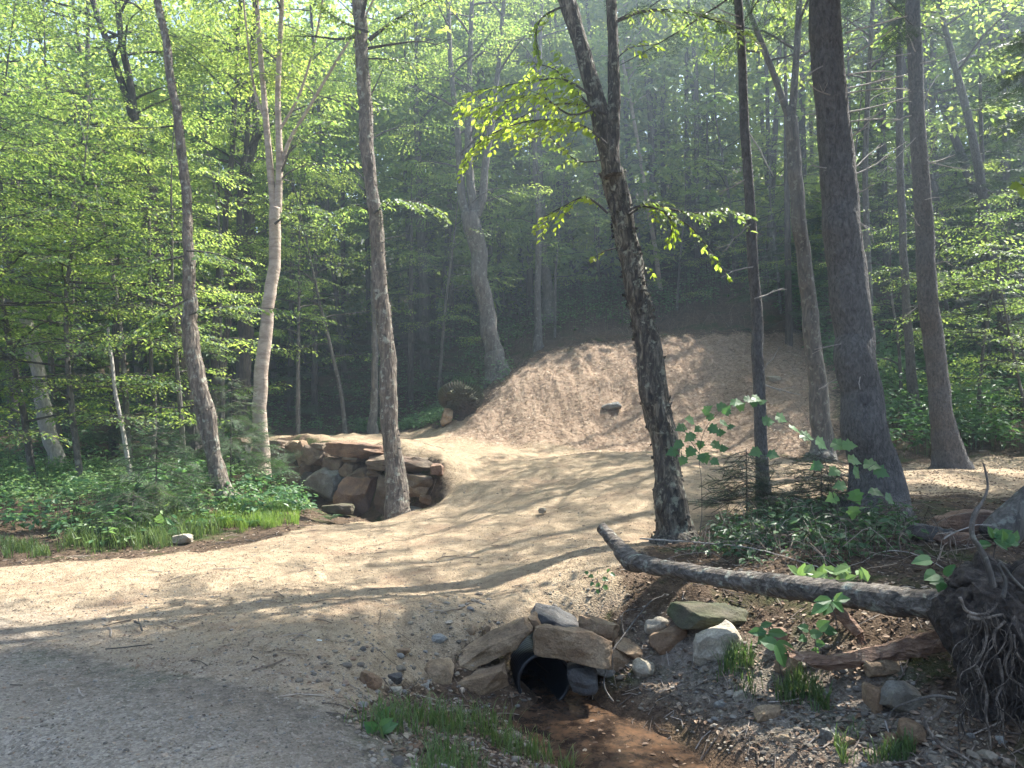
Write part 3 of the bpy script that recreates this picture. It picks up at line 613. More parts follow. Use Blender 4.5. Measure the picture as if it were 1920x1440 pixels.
# retaining wall
def wallY(px, py): return 17.0 - (px - 450) / 380 * 3.4 - .12 + (900 - py) / 70 * .1
wl = thing('stone_wall', 'dry-laid retaining wall of big brown boulders behind the leaning birches', 'stone wall', W(640, 960, 14.4))
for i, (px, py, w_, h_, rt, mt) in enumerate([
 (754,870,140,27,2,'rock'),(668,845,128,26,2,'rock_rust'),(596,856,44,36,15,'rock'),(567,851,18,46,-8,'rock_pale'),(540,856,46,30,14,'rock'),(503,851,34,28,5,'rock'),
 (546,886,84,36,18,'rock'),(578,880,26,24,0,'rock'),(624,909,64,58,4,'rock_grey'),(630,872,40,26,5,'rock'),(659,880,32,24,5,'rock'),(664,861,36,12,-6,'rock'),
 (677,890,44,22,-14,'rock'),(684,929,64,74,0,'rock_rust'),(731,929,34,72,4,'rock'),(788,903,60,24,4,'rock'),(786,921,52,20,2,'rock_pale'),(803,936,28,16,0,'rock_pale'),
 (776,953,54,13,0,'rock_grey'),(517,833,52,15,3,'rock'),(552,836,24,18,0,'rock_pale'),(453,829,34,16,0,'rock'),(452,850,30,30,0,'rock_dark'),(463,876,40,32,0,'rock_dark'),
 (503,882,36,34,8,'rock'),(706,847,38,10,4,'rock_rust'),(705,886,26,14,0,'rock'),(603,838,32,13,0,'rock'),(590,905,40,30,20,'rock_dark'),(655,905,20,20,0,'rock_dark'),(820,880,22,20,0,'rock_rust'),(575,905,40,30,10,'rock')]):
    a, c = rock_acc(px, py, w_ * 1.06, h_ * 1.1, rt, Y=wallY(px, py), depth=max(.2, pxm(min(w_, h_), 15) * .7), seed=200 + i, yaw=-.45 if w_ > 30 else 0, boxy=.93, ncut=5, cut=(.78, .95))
    build('stone', a, M[{'rock': 'rock_wall_shaded', 'rock_pale': 'rock'}.get(mt, mt)], wl)  # swaps in the darker copies that carry the wall's shade

# culvert
cv = thing('culvert_pipe', 'black corrugated plastic culvert pipe mouth under the driveway', 'culvert', PIPE_C)
U_ = norm(np.cross(PIPE_D, [0, 0, 1.])); V_ = np.cross(U_, PIPE_D)
def ring_surface(prof, sides=40):
    a = Acc(); th = np.arange(sides) / sides * 2 * math.pi; n = len(prof)
    Vv = np.array([[PIPE_C + PIPE_D * s + r * (math.cos(t) * U_ + math.sin(t) * V_) for t in th] for s, r in prof]).reshape(-1, 3)
    i = np.arange(n - 1)[:, None] * sides; j = np.arange(sides)[None]; j2 = (j + 1) % sides
    a.add(Vv, np.stack([i + j, i + j2, i + j2 + sides, i + j + sides], -1).reshape(-1, 4)); return a
outer = [(-.16 + .0125 * k, .215 + .012 * math.sin(k * 2.1)) for k in range(60)]
build('pipe_shell', ring_surface(outer), M['plastic'], cv, smooth=True)
build('pipe_liner', ring_surface([(-.17, .193), (.5, .193), (1.5, .193), (2.4, .193), (2.4, .0)]), M['plastic'], cv, smooth=True)
build('pipe_rim', ring_surface([(-.165, .194), (-.175, .197), (-.178, .207), (-.175, .217), (-.165, .221)]), M['plastic'], cv, smooth=True)

# ------------------------------------------------------------------ trees
def px_trunk(pp, Y, lean=0):
    P = np.array([W(a, b, Y + lean * (b - pp[0][1]) / -800) for a, b, c in pp]); r = np.array([pxm(c, Y) / 2 for a, b, c in pp]); return P, r
def extend(P, r, ztop, rg):
    d = P[-1] - P[-2]; d = norm(d); p = P[-1].copy(); P = list(P); r = list(r)
    while p[2] < ztop:
        d = norm(d + rg.normal(0, .05, 3) + (0, 0, .08)); p = p + d * 1.1; P.append(p); r.append(max(.015, r[0] * max(.06, 1 - (p[2] - P[0][2]) / (ztop - P[0][2] + 1)) * .9 if False else r[-1] * .88))
    return np.array(P), np.array(r)
def grow(P, r, zlo, zhi, n, Lmax, rg, elev=(15, 45), dens=1.0, shape='round', flt=True, spray_len=(.55, .95), flat=.1, az=None):
    """limbs with flat sprays; returns limb list and spray bases, directions, lengths"""
    limbs = []; B = []; O = []; L = []
    z = P[:, 2]
    for i in range(n):
        t = (i + rg.random()) / n; zz = zlo + (zhi - zlo) * t; k = np.clip(np.searchsorted(z, zz), 1, len(P) - 1)
        f = np.clip((zz - z[k - 1]) / (z[k] - z[k - 1] + 1e-6), 0, 1); b = P[k - 1] * (1 - f) + P[k] * f; rb = r[k - 1] * (1 - f) + r[k] * f
        a = i * 2.399 + rg.uniform(-.5, .5) if az is None else R(rg.uniform(*az))
        sc = {'round': math.sin(math.pi * (.15 + .8 * t)) , 'cone': 1.05 - t, 'umbrella': .5 + .5 * t}[shape]
        Ln = Lmax * max(.2, sc) * rg.uniform(.75, 1.15); e = R(rg.uniform(*elev)); p = b.copy(); pl = [p.copy()]; seg = 7
        for s in range(seg):
            a += rg.normal(0, .12); ee = e * (1 - .9 * s / seg) + rg.normal(0, .06)
            p = p + Ln / seg * np.array([math.cos(a) * math.cos(ee), math.sin(a) * math.cos(ee), math.sin(ee)]); pl.append(p.copy())
        pl = np.array(pl); rr = np.linspace(min(rb * .55, .012 + .012 * Ln), .004, seg + 1); limbs.append((pl, rr)); subs = [(pl[2:], 1)]
        for s in range(int(3 + Ln)):
            j = rg.integers(2, seg); aa = a + (1 if s % 2 else -1) * rg.uniform(.5, 1.1); l2 = Ln * rg.uniform(.2, .45); q = pl[j].copy(); ql = [q.copy()]
            for u in range(4):
                aa += rg.normal(0, .15); ee = rg.normal(.05, .12); q = q + l2 / 4 * np.array([math.cos(aa) * math.cos(ee), math.sin(aa) * math.cos(ee), math.sin(ee)]); ql.append(q.copy())
            ql = np.array(ql); limbs.append((ql, np.linspace(.007, .003, 5))); subs.append((ql[1:], 1))
        for ql, _ in subs:
            seglen = np.linalg.norm(np.diff(ql, axis=0), axis=1).sum(); m = max(1, int(seglen / .28 * dens))
            for u in np.linspace(0, len(ql) - 1.001, m):
                k0 = int(u); b0 = ql[k0] * (1 - u + k0) + ql[k0 + 1] * (u - k0); tg = ql[k0 + 1] - ql[k0]; sd = rg.choice([-1, 1]) * rg.uniform(.3, 1.1)
                c, s_ = math.cos(sd), math.sin(sd); B.append(b0); O.append((tg[0] * c - tg[1] * s_, tg[0] * s_ + tg[1] * c, rg.normal(-.05, flat) * np.linalg.norm(tg))); L.append(rg.uniform(*spray_len))
    B = np.array(B); O = np.array(O); L = np.array(L)
    if flt and len(B):
        k = sun_keep(B + norm(O) * L[:, None] * .5, rg); B, O, L = B[k], O[k], L[k]
    return limbs, B, O, L
def limbs_mesh(acc, limbs):
    for p, rr in limbs: tube(acc, p, rr, 5, cap=False)
def make_tree(label, pp, Y, mat, name='tree', ztop=14, crown=None, forks=(), lean=0, rough=.08, sides=14, step=.06, group=None, seed=0, leafmat='leaf', cat='tree', base=True, flare=1.5, spr=None, tm=LEAF_KITE, extra=None, lsize=1.05):
    rg = np.random.default_rng(1000 + seed); P, r = px_trunk(pp, Y, lean)
    if base:
        b = P[0].copy(); g = gz(b[0], b[1]); P[0, 2] = max(g, P[0, 2]) if abs(g - P[0, 2]) < .5 else g
        P = np.vstack([P[0] - [0, 0, .35 + max(0, P[0, 2] - g)], P[0] + [0, 0, .0], P[0] * .8 + P[1] * .2, P[1:]]); r = np.concatenate([[r[0] * flare * 1.15, r[0] * flare, r[0] * 1.05], r[1:]])
    root = thing(name, label, cat, (float(P[0, 0]), float(P[0, 1]), float(gz(P[0, 0], P[0, 1]))), group)
    ex = [f_ for f_ in forks]
    if ztop and pp[-1][1] < 60 and not forks: P, r = extend(P, r, ztop, rg)
    ps, rs = smoothpoly(P, r, step); ps[:, :2] += (fnoise(np.stack([ps[:, 2], ps[:, 2] * 0 + seed, ps[:, 2] * 0], 1), 1.4, seed)[:, None] * rs[:, None] * .8)
    ta = Acc(); tube(ta, ps, rs, sides, rough, 7, seed, flute=.25 if flare > 1.2 else 0)
    if rough > .1:        # loose curling bark plates
        m = int(len(ps) * 5); k = rg.integers(4, len(ps) - 1, m); th = rg.uniform(0, 6.28, m); dr = np.stack([np.cos(th), np.sin(th), np.zeros(m)], 1)
        put_leaves(ta, ps[k] + dr * rs[k][:, None] * .98, np.stack([-dr[:, 1] * .6 + dr[:, 0] * rg.uniform(0, .7, m), dr[:, 0] * .6 + dr[:, 1] * rg.uniform(0, .7, m), rg.normal(0, .6, m)], 1), dr + rg.normal(0, .2, (m, 3)), rg.uniform(.015, .05, m) * min(1.5, rs.mean() / .1), LEAF_OVAL)
    build('trunk', ta, M[mat], root, smooth=rough < .1)
    allP = [(P, r)]
    for fp in forks:
        fP, fr = px_trunk(fp, Y, lean)
        if fp[-1][1] < 30: fP, fr = extend(fP, fr, ztop or 12, rg)
        fa = Acc(); s1, s2 = smoothpoly(fP, fr, step); tube(fa, s1, s2, max(8, sides - 4), rough, 7, seed + 3)
        build('limb', fa, M[mat], root, smooth=rough < .1); allP.append((fP, fr))
    if crown:
        la = Acc(); ba = Acc(); ks = dict(crown); per = ks.pop('n'); 
        for (cP, cr) in (allP[1:] if forks and len(allP) > 1 and not ks.pop('main', False) else allP):
            kk = dict(ks); kk.pop('main', None); zl = max(kk.pop('zlo'), cP[0, 2] + .2); zh = min(kk.pop('zhi', 99), cP[-1, 2])
            if zh <= zl + .2: continue
            limbs, B, O, L = grow(cP, cr, zl, zh, per, kk.pop('L'), rg, **kk); put_sprays(la, ba, B, O, L, spr or SPR, tm, rg, twig_r=.002, lsize=lsize, twigs=Y < 18); bm_ = M['bark_dark' if mat != 'bark_white' else 'bark_grey']; one = None
            for lb in limbs:
                if len(lb[0]) == 8:
                    if one: build('branch', one, bm_, root)
                    one = Acc()
                tube(one, lb[0], lb[1], 5, cap=False)
            if one: build('branch', one, bm_, root)
        if ba.n: tag(build('twigs', ba, bm_, root), kind='stuff')
        if la.n: build('crown', la, M[leafmat], root)
    return root
def leafy(root, pp, Y, rg_seed, leafmat='leaf_young', nm='leafy_branch', side=.45, lean=.0, gapt=.06, leaf=.078, r0=5, bark='bark_dark', tm=LEAF_OVAL, hang=.5):
    """a visible branch hung with leaves: px polyline; a part of its tree"""
    rg = np.random.default_rng(rg_seed); n = len(pp); P = np.array([W(a, b, Y + lean * i) for i, (a, b) in enumerate(pp)])
    ps, rs = smoothpoly(P, np.linspace(pxm(r0, Y) / 2, .004, n), .06); ba = Acc(); tube(ba, ps, rs, 6, cap=False); la = Acc(); LP = []; LD = []
    tg = norm(np.gradient(ps, axis=0)); acc_d = 0; sgn = 1
    for i in range(2, len(ps)):
        acc_d += np.linalg.norm(ps[i] - ps[i - 1])
        if acc_d > gapt:
            acc_d = 0; sgn = -sgn; a = sgn * rg.uniform(.4, 1.2); t = tg[i]; d = norm(np.array([t[0] * math.cos(a) - t[1] * math.sin(a), t[0] * math.sin(a) + t[1] * math.cos(a), t[2] + rg.uniform(-.45, .1)]))
            l = side * rg.uniform(.4, 1.1) * (1 - .3 * i / len(ps)); q = [ps[i] + d * l * u + np.array([0, 0, -.25 * l * u * u]) for u in (0, .33, .66, 1)]; tube(ba, np.array(q), [.004, .003, .0025, .002], 3, cap=False)
            m = max(3, int(l / .034))
            for k in range(m):
                u = (k + .7) / m; LP.append(ps[i] + d * l * u + np.array([0, 0, -.25 * l * u * u])); b = (1 if k % 2 else -1) * rg.uniform(.6, 1.1)
                LD.append((d[0] * math.cos(b) - d[1] * math.sin(b), d[0] * math.sin(b) + d[1] * math.cos(b), -hang * rg.uniform(.5, 1.5)))
    LP = np.array(LP); LD = np.array(LD); m = len(LP); N = np.stack([rg.normal(0, .6, m), rg.normal(-.8, .5, m), np.full(m, .5)], 1)
    put_leaves(la, LP, LD, N, leaf * rg.uniform(.65, 1.25, m), tm)
    b = build(nm, ba, M[bark], root); lo = build('leaves', la, M[leafmat], root); lo.parent = b
    return b
C_HI = lambda zlo, n, L, **k: dict(zlo=zlo, n=n, L=L, **k)

t = make_tree('stout shaggy-barked birch with a forked top leaning left beside the fallen log', [(1275,1012,62),(1256,900,50),(1227,750,50),(1209,620,46),(1185,500,43),(1163,400,40),(1148,320,46)], 8.5, 'bark_big', 'birch_tree', ztop=12.5, rough=.16, sides=26, step=.03, seed=1, lean=.2,
  forks=[[(1148,330,40),(1136,260,38),(1112,170,34),(1088,80,32),(1062,0,32),(1040,-60,30)], [(1150,320,26),(1150,260,24),(1152,150,23),(1146,0,21),(1142,-60,20)]], crown=C_HI(7.4, 22, 2.7))
leafy(t, [(1138,270),(1090,235),(1020,225),(960,235),(900,265),(870,300)], 8.2, 1, side=.5)
leafy(t, [(1110,180),(1060,150),(1010,150),(950,160),(900,170),(862,185)], 8.0, 2, side=.55)
leafy(t, [(1140,215),(1080,195),(1020,200),(960,225),(905,215)], 8.4, 22, side=.4)
leafy(t, [(1128,225),(1085,175),(1040,130),(1000,120)], 8.3, 73, side=.55)
leafy(t, [(1120,200),(1070,215),(1010,180),(950,190),(895,205)], 7.9, 74, side=.55)
leafy(t, [(1060,10),(1020,30),(1005,60),(1012,110)], 8.0, 3, side=.25)
leafy(t, [(1180,402),(1215,382),(1250,390),(1300,400),(1345,395),(1392,402)], 8.5, 4, side=.45, leafmat='leaf')
leafy(t, [(1178,396),(1200,386),(1240,395),(1262,420),(1252,450)], 8.4, 5, side=.28)
leafy(t, [(1240,395),(1270,410),(1300,430),(1320,455),(1345,490),(1360,510)], 8.4, 6, side=.12, r0=3, gapt=.1)
leafy(t, [(1140,400),(1100,370),(1060,385),(1015,410)], 8.2, 7, side=.35)
leafy(t, [(1130,300),(1080,300),(1020,240+10),(975,262)], 8.6, 8, side=.3, leafmat='leaf', r0=3)
leafy(t, [(1152,115),(1180,90),(1215,85),(1235,82)], 8.4, 9, side=.22, r0=3)
leafy(t, [(1196,520),(1210,500),(1222,510)], 8.3, 10, side=.15, r0=3)
leafy(t, [(1160,465),(1135,470),(1118,480)], 8.3, 11, side=.12, r0=3)
leafy(t, [(1155,40),(1200,22),(1260,20),(1330,35),(1400,60)], 9.2, 12, side=.5, r0=9, leafmat='leaf')

t = make_tree('slender yellow birch with flaking grey-tan bark standing against the end of the stone wall', [(754,962,44),(742,860,34),(733,780,32),(724,640,30),(708,480,27),(696,350,24),(687,220,26),(676,60,25),(668,-50,24)], 12.6, 'bark_yb', 'birch_tree', ztop=14, rough=.11, sides=20, step=.04, seed=2, flare=1.15,
  crown=C_HI(7.6, 22, 2.8))
leafy(t, [(700,400),(740,378),(790,380),(830,395)], 12.5, 21, 'leaf', side=.5, leaf=.085)
leafy(t, [(700,400),(670,385),(640,395),(610,420)], 12.6, 23, 'leaf', side=.6, leaf=.085)
leafy(t, [(692,75),(730,45),(780,15),(830,-10)], 12.6, 24, 'leaf', side=.6, r0=9)
leafy(t, [(688,110),(740,112),(790,125)], 12.6, 25, 'leaf', side=.4, r0=4)
leafy(t, [(690,60),(640,40),(600,10)], 12.4, 26, 'leaf', side=.7, r0=6)

t = make_tree('pale peeling paper birch with a twin-stemmed top left of the stone wall', [(478,888,34),(484,800,27),(494,680,25),(504,580,23),(512,480,22),(518,390,22)], 14, 'bark_white', 'birch_tree', ztop=14, rough=.04, sides=16, seed=3, flare=1.25,
  forks=[[(514,400,14),(505,300,13),(495,180,11),(485,60,9),(478,-40,8)], [(521,400,15),(524,300,13),(521,180,11),(526,60,9),(530,-40,8)], [(522,340,8),(540,270,7),(580,200,6),(640,100,5),(690,20,4)], [(520,250,6),(560,180,5),(590,80,4),(610,-30,4)], [(500,230,6),(478,170,5),(465,80,4),(455,-30,4)]], crown=C_HI(5.2, 6, 2.0, elev=(30, 60)))
leafy(t, [(515,420),(545,398),(585,390),(620,400)], 13.8, 31, 'leaf', side=.6, leaf=.085)
t = make_tree('crooked dark-barked birch leaning left with a thin twin stem on the plant bank', [(425,942,34),(402,850,26),(388,770,28),(368,680,30),(357,580,26),(352,450,18),(342,320,17),(322,160,15),(300,20,13),(292,-50,12)], 12, 'bark_yb', 'birch_tree', ztop=13, rough=.13, sides=16, step=.04, seed=4, forks=[[(425,938,13),(398,870,13),(378,800,12),(366,730,11),(362,680,8)]], crown=C_HI(8.8, 24, 2.7, main=True))
leafy(t, [(355,590),(400,578),(450,575),(500,578),(545,582)], 11.8, 41, 'leaf', side=.3, leaf=.08, r0=4)
leafy(t, [(362,762),(320,765),(290,762),(262,758)], 11.9, 42, 'leaf', side=.25, leaf=.08, r0=3)
leafy(t, [(352,560),(300,590),(250,620),(200,640)], 11.6, 43, 'leaf', side=.5, leaf=.085, r0=4)
leafy(t, [(345,480),(300,490),(250,500),(200,495)], 11.8, 44, 'leaf', side=.6, leaf=.085, r0=4)
leafy(t, [(335,235),(280,240),(200,238),(140,235)], 12, 45, 'leaf', side=.5, leaf=.085, r0=4)
leafy(t, [(350,470),(400,475),(440,490),(470,500)], 11.8, 46, 'leaf', side=.5, leaf=.085, r0=4)
make_tree('rugged old maple with stripped dark wood and a two-pronged top behind the crooked birch', [(375,860,36),(352,740,30),(330,620,32),(305,520,30),(284,430,30),(277,360,26),(262,290,20),(255,230,19)], 17, 'bark_dark', 'maple_tree', ztop=16, rough=.12, sides=14, seed=5, forks=[[(256,240,16),(230,160,14),(205,90,12),(180,20,11),(165,-40,10)], [(257,240,15),(243,150,13),(228,80,12),(220,0,11),(216,-50,10)]], crown=C_HI(7, 18, 3.2))
make_tree('thin dark stem forming the left of a close pair behind the paper birch', [(395,760,14),(405,620,14),(412,520,13),(425,400,12),(440,200,10),(450,0,8)], 19, 'bark_dark', 'tree', 14, C_HI(5.5, 16, 2.6), seed=6, sides=8)
make_tree('thin dark stem forming the right of a close pair behind the paper birch', [(402,760,13),(424,620,13),(440,490,13),(452,360,11),(470,150,9),(480,0,8)], 19.3, 'bark_dark', 'tree', 14, C_HI(5.5, 16, 2.6), seed=7, sides=8)
make_tree('thick dark furrowed trunk just left of the paper birch foot', [(440,825,30),(453,720,29),(462,580,26),(466,450,22),(462,330,18),(480,240,14),(470,150,12),(478,0,10)], 20, 'bark_dark', 'maple_tree', 17, C_HI(6, 20, 3.2), seed=8, rough=.1)
make_tree('thin lichened grey stem immediately left of the slender yellow birch', [(701,803,14),(703,650,12),(701,500,12),(696,420,11),(690,300,9),(680,100,8),(675,0,7)], 20.5, 'bark_grey', 'tree', 14, C_HI(6, 10, 2.2), seed=9, sides=8)
make_tree('broad grey maple dividing into several upright limbs above the left end of the mound', [(930,712,46),(916,640,32),(905,560,30),(898,490,30),(888,430,34),(884,400,30)], 22.6, 'bark_grey', 'maple_tree', 17, C_HI(7, 13, 3.0), seed=10, rough=.07, flare=1.5,
  forks=[[(880,410,18),(866,370,16),(862,300,14),(856,230,12),(845,120,9),(840,0,8)], [(888,400,18),(882,340,16),(878,260,14),(880,150,10),(885,0,8)], [(893,405,16),(905,370,16),(910,310,14),(922,230,11),(935,120,9),(945,0,7)]])
make_tree('slim brown stem rising from the bank left of the mound crest', [(1010,652,14),(1008,540,12),(1010,420,11),(1004,300,10),(1010,150,8),(1015,0,7)], 25, 'bark_grey', 'tree', 16, C_HI(7, 12, 2.5), seed=11, sides=8)
make_tree('smooth grey trunk close behind the slim brown stem at the mound', [(1032,608,24),(1025,540,20),(1018,450,18),(1012,330,15),(1005,150,12),(1000,0,10)], 28, 'bark_grey', 'tree', 18, C_HI(9, 12, 3.0), seed=12, sides=10)
t = make_tree('straight thin dark spruce trunk between the forked birch and the thick spruce', [(1437,962,30),(1431,850,23),(1424,700,22),(1412,500,20),(1401,300,18),(1391,120,16),(1383,-40,15)], 9.5, 'bark_spruce', 'spruce_tree', ztop=13, seed=13, rough=.05, sides=14, flare=1.2)
SPRUCES = [(t, 9.5, 13)]
make_tree('speckled grey beech forking high up behind the thick spruce', [(1545,795,38),(1532,690,31),(1516,560,29),(1500,430,26),(1490,320,26),(1483,220,22)], 15.5, 'bark_grey', 'beech_tree', 15, C_HI(8.5, 12, 2.8), seed=14, rough=.06, forks=[[(1482,230,14),(1462,170,12),(1432,90,11),(1405,20,9),(1395,-30,8)], [(1484,230,16),(1490,150,14),(1496,60,12),(1500,-30,11)]])
t = make_tree('thickest grey-brown spruce trunk standing at the end of the driveway bank', [(1652,985,92),(1632,860,80),(1612,720,72),(1592,560,70),(1576,400,66),(1562,250,61),(1551,100,58),(1545,-40,56)], 8.2, 'bark_spruce', 'spruce_tree', ztop=15, seed=15, rough=.05, sides=26, step=.03, flare=1.25)
SPRUCES.append((t, 8.2, 15))
t2 = make_tree('second thickest spruce trunk with a flared foot far right of the thick spruce', [(1785,876,50),(1766,770,38),(1747,620,36),(1735,450,33),(1725,300,29),(1716,150,27),(1710,-40,25)], 14, 'bark_spruce', 'spruce_tree', ztop=16, seed=16, rough=.05, sides=16, flare=1.35)
SPRUCES.append((t2, 14, 16))
make_tree('thin straight spruce trunk between the two thick spruces', [(1714,775,20),(1704,650,16),(1694,480,14),(1688,300,13),(1686,100,12),(1684,-30,11)], 17.5, 'bark_spruce', 'spruce_tree', 15, None, seed=17, sides=9)
make_tree('dead leaning sapling trunk with peeling bark in the left thicket', [(246,892,9),(232,820,8),(215,730,7),(206,660,6),(203,610,4)], 13.2, 'deadwood', 'dead_tree', None, None, seed=18, sides=7, cat='dead tree')
make_tree('broken dead snag with a curled top at the far left of the woods', [(110,880,26),(80,740,26),(62,650,22),(52,600,20),(36,574,12),(28,580,8)], 15.5, 'deadwood', 'dead_tree', None, None, seed=19, sides=9, cat='dead tree')
make_tree('slim pale stem with a lit upper bark right of the dead leaning sapling', [(290,850,9),(287,760,9),(285,700,8),(282,560,7),(280,400,6)], 15, 'bark_grey', 'tree', None, None, seed=20, sides=7)

# spruce crowns and dead branches
def conifer_crown(root, base, Y, ztop, zlo, rg, Rm=2.4, n=46, mat='needle', keep=True, dens=1.0, nm='crown', tops=None):
    ba = Acc(); la = Acc(); P = tops
    B = []; O = []; L = []
    for i in range(n):
        t = i / n; z = zlo + (ztop - zlo) * t; k = np.clip(np.searchsorted(P[:, 2], z), 1, len(P) - 1); b = P[k - 1] + (P[k] - P[k - 1]) * np.clip((z - P[k - 1, 2]) / (P[k, 2] - P[k - 1, 2] + 1e-6), 0, 1)
        a = i * 2.4 + rg.uniform(-.3, .3); Ln = Rm * (1.05 - t) * rg.uniform(.7, 1.1) + .15
        u = np.linspace(0, 1, 6); pl = b + np.stack([np.cos(a) * u * Ln, np.sin(a) * u * Ln, -.25 * Ln * u + .12 * Ln * u * u], 1); tube(ba, pl, np.linspace(.018, .004, 6) * (1 if Rm > 1 else .4), 5, cap=False)
        m = max(2, int(Ln / (.22 if Rm > 1 else .08) * dens))
        for q in np.linspace(.2, 1, m):
            j = min(4, int(q * 5)); bb = pl[0] + (pl[-1] - pl[0]) * q; bb[2] = np.interp(q, u, pl[:, 2])
            for s in (-1, 1):
                aa = a + s * rg.uniform(.3, 1.0); B.append(bb); O.append((math.cos(aa), math.sin(aa), -.2 if Rm > 1 else rg.normal(-.1, .35))); L.append((min(.6, .2 + Ln * .25) if Rm > 1 else .08 + Ln * .3) * rg.uniform(.8, 1.2))
        B.append(pl[-2]); O.append((math.cos(a), math.sin(a), -.1)); L.append(min(.6, .2 + Ln * .25) if Rm > 1 else .08 + Ln * .3)
    B = np.array(B); O = np.array(O); L = np.array(L)
    if keep: k = sun_keep(B, rg, .25); B, O, L = B[k], O[k], L[k]
    put_sprays(la, ba, B, O, L, FIR, LEAF_TWIG if True else LEAF_NEEDLE, rg, roll=.2 if Rm > 1 else .6, lsize=1.5 if Rm > 1 else 1.2, twigs=Rm < 1.5)
    build('branchwork', ba, M['bark_dark'], root); build(nm, la, M[mat], root)
def dead_branches(root, Y, pxs, seed):
    rg = np.random.default_rng(seed)
    for (x0, y0, x1, y1) in pxs:
        u = np.linspace(0, 1, 6); dz = rg.uniform(-10, 10); dy = rg.uniform(-.5, .3)
        P = np.array([W(x0 + (x1 - x0) * k + rg.normal(0, 1.5), y0 + (y1 - y0) * k + dz * k * (1 - k) * 4 * .5, Y + dy * k) for k in u]); a = Acc(); tube(a, P, np.linspace(.010, .004, 6) * (Y / 8.2) ** .5, 5)
        for _ in range(2):
            j = rg.integers(1, 5); d = (P[-1] - P[0]) * .25; tube(a, np.array([P[j], P[j] + d + rg.normal(0, .05, 3)]), [.004, .002], 4)
        build('dead_branch', a, M['deadwood'], root)
rg = np.random.default_rng(5)
S1 = [(1585,62,1700,30),(1588,112,1675,55),(1592,140,1680,135),(1592,165,1700,140),(1590,175,1705,168),(1594,210,1700,183),(1596,228,1690,225),(1600,255,1660,200),(1600,330,1700,265),(1600,318,1650,270),(1598,370,1640,345),(1555,215,1500,218),(1560,180,1515,155),(1600,400,1640,455),(1570,318,1520,310),(1555,120,1500,150),(1616,680,1612,730),(1605,640,1530,655),(1605,700,1535,730)]
S2 = [(1728,330,1760,245),(1728,310,1790,290),(1730,190,1760,140),(1715,215,1640,240),(1720,380,1770,370),(1715,120,1790,95),(1718,100,1700,60),(1735,440,1700,395),(1712,55,1800,30),(1708,100,1620,120),(1730,300,1812,318),(1740,500,1780,490),(1745,560,1690,600),(1700,70,1760,20),(1725,250,1650,330)]
S0 = [(1398,80,1430,85),(1385,30,1330,5),(1390,50,1290,20),(1405,330,1350,360),(1408,420,1360,470),(1412,500,1350,520),(1415,560,1470,540),(1425,700,1460,650),(1430,720,1500,740),(1405,250,1450,330)]
dead_branches(SPRUCES[1][0], 8.15, S1, 1); dead_branches(SPRUCES[2][0], 13.95, S2, 2); dead_branches(SPRUCES[0][0], 9.45, S0, 3)
for i, (root, Y, zt) in enumerate(SPRUCES):
    pp = [[(1437,962),(1383,-40)], [(1652,985),(1545,-40)], [(1785,876),(1710,-40)]][i]; a = W(*pp[0], Y); b = W(*pp[1], Y)
    top = np.array([b[0] + (b[0] - a[0]) * .3, b[1], zt]); tops = np.array([a, b, top])
    conifer_crown(root, a, Y, zt, b[2] + .5, np.random.default_rng(70 + i), Rm=[2.0, 3.2, 2.6][i], n=[60, 110, 80][i], tops=tops)

# two spruces outside the frame to the right that shade the stream bank and the road
for i, (x, y, lab) in enumerate([(9.0, 8.0, 'tall spruce shading the stream bank from beyond the root mass'), (6.8, 4.9, 'tall spruce shading the gravel road from beside the root mass'), (11, 11.5, 'tall spruce shading the driveway end from beyond the root mass')]):
    g = gz(x, y); r_ = thing('spruce_tree', lab, 'tree', (x, y, g)); a = Acc(); P = np.array([(x, y, g - .3), (x, y, g + 5), (x + .1, y, g + 15)]); ps, rs = smoothpoly(P, [.24, .17, .03], .25); tube(a, ps, rs, 12, .05, 7, i); build('trunk', a, M['bark_spruce'], r_, smooth=True)
    conifer_crown(r_, P[0], 9, g + 15, g + 6.6, np.random.default_rng(90 + i), Rm=3.2, n=120, tops=P)

# dark young firs standing in the woods
for i, (lab, px, Y, h, Rm) in enumerate([
 ('dark full fir filling the gap between the paper birch and the yellow birch', 590, 24, 9, 2.2), ('dark fir behind the left part of the stone wall', 545, 26, 10, 2.2), ('dark fir deep in the shade left of the grey forked maple', 800, 30, 12, 2.5), ('shaded fir behind the forked birch trunk', 1225, 32, 13, 2.4),
 ('added dark fir on the slope between thin spruce and beech', 1480, 23.5, 13, 2.2), ('added dark fir beyond the thin straight spruce', 1665, 28, 15, 2.6), ('added dark fir over the second thickest spruce', 1745, 24, 14, 2.5), ('added dark fir deep in the right woods', 1895, 27, 15, 2.8), ('added dark fir at the right edge of the woods', 1970, 19, 12, 2.4), ('added dark fir on the ridge left of the thin spruce', 1400, 34, 15, 2.8),  # these six firs are added to darken the shaded right-hand hillside
 ('bluish dark fir behind the beech on the right', 1600, 26, 11, 2.2), ('dark fir beyond the second thickest spruce', 1850, 22, 11, 2.3), ('low dark fir on the hillside above the mound', 1330, 30, 8, 2.2), ('tall dark fir in the left thicket behind the dead snag', 130, 20, 10, 2.0), ('dark fir in the thicket behind the dead leaning sapling', 215, 18, 7, 1.7), ('deep green fir just right of the yellow birch', 770, 25, 8, 1.8)]):
    x = W(px, 700, Y)[0]; g = gz(x, Y); r_ = thing('fir_tree', lab, 'tree', (x, Y, g), 'dark firs in the woods'); P = np.array([(x, Y, g - .3), (x, Y, g + h * .5), (x, Y, g + h)]); a = Acc(); tube(a, P, [.12, .08, .01], 7); build('trunk', a, M['bark_dark'], r_)
    conifer_crown(r_, P[0], Y, g + h, g + .5, np.random.default_rng(110 + i), Rm=Rm, n=46, tops=P, keep=True, dens=.8)
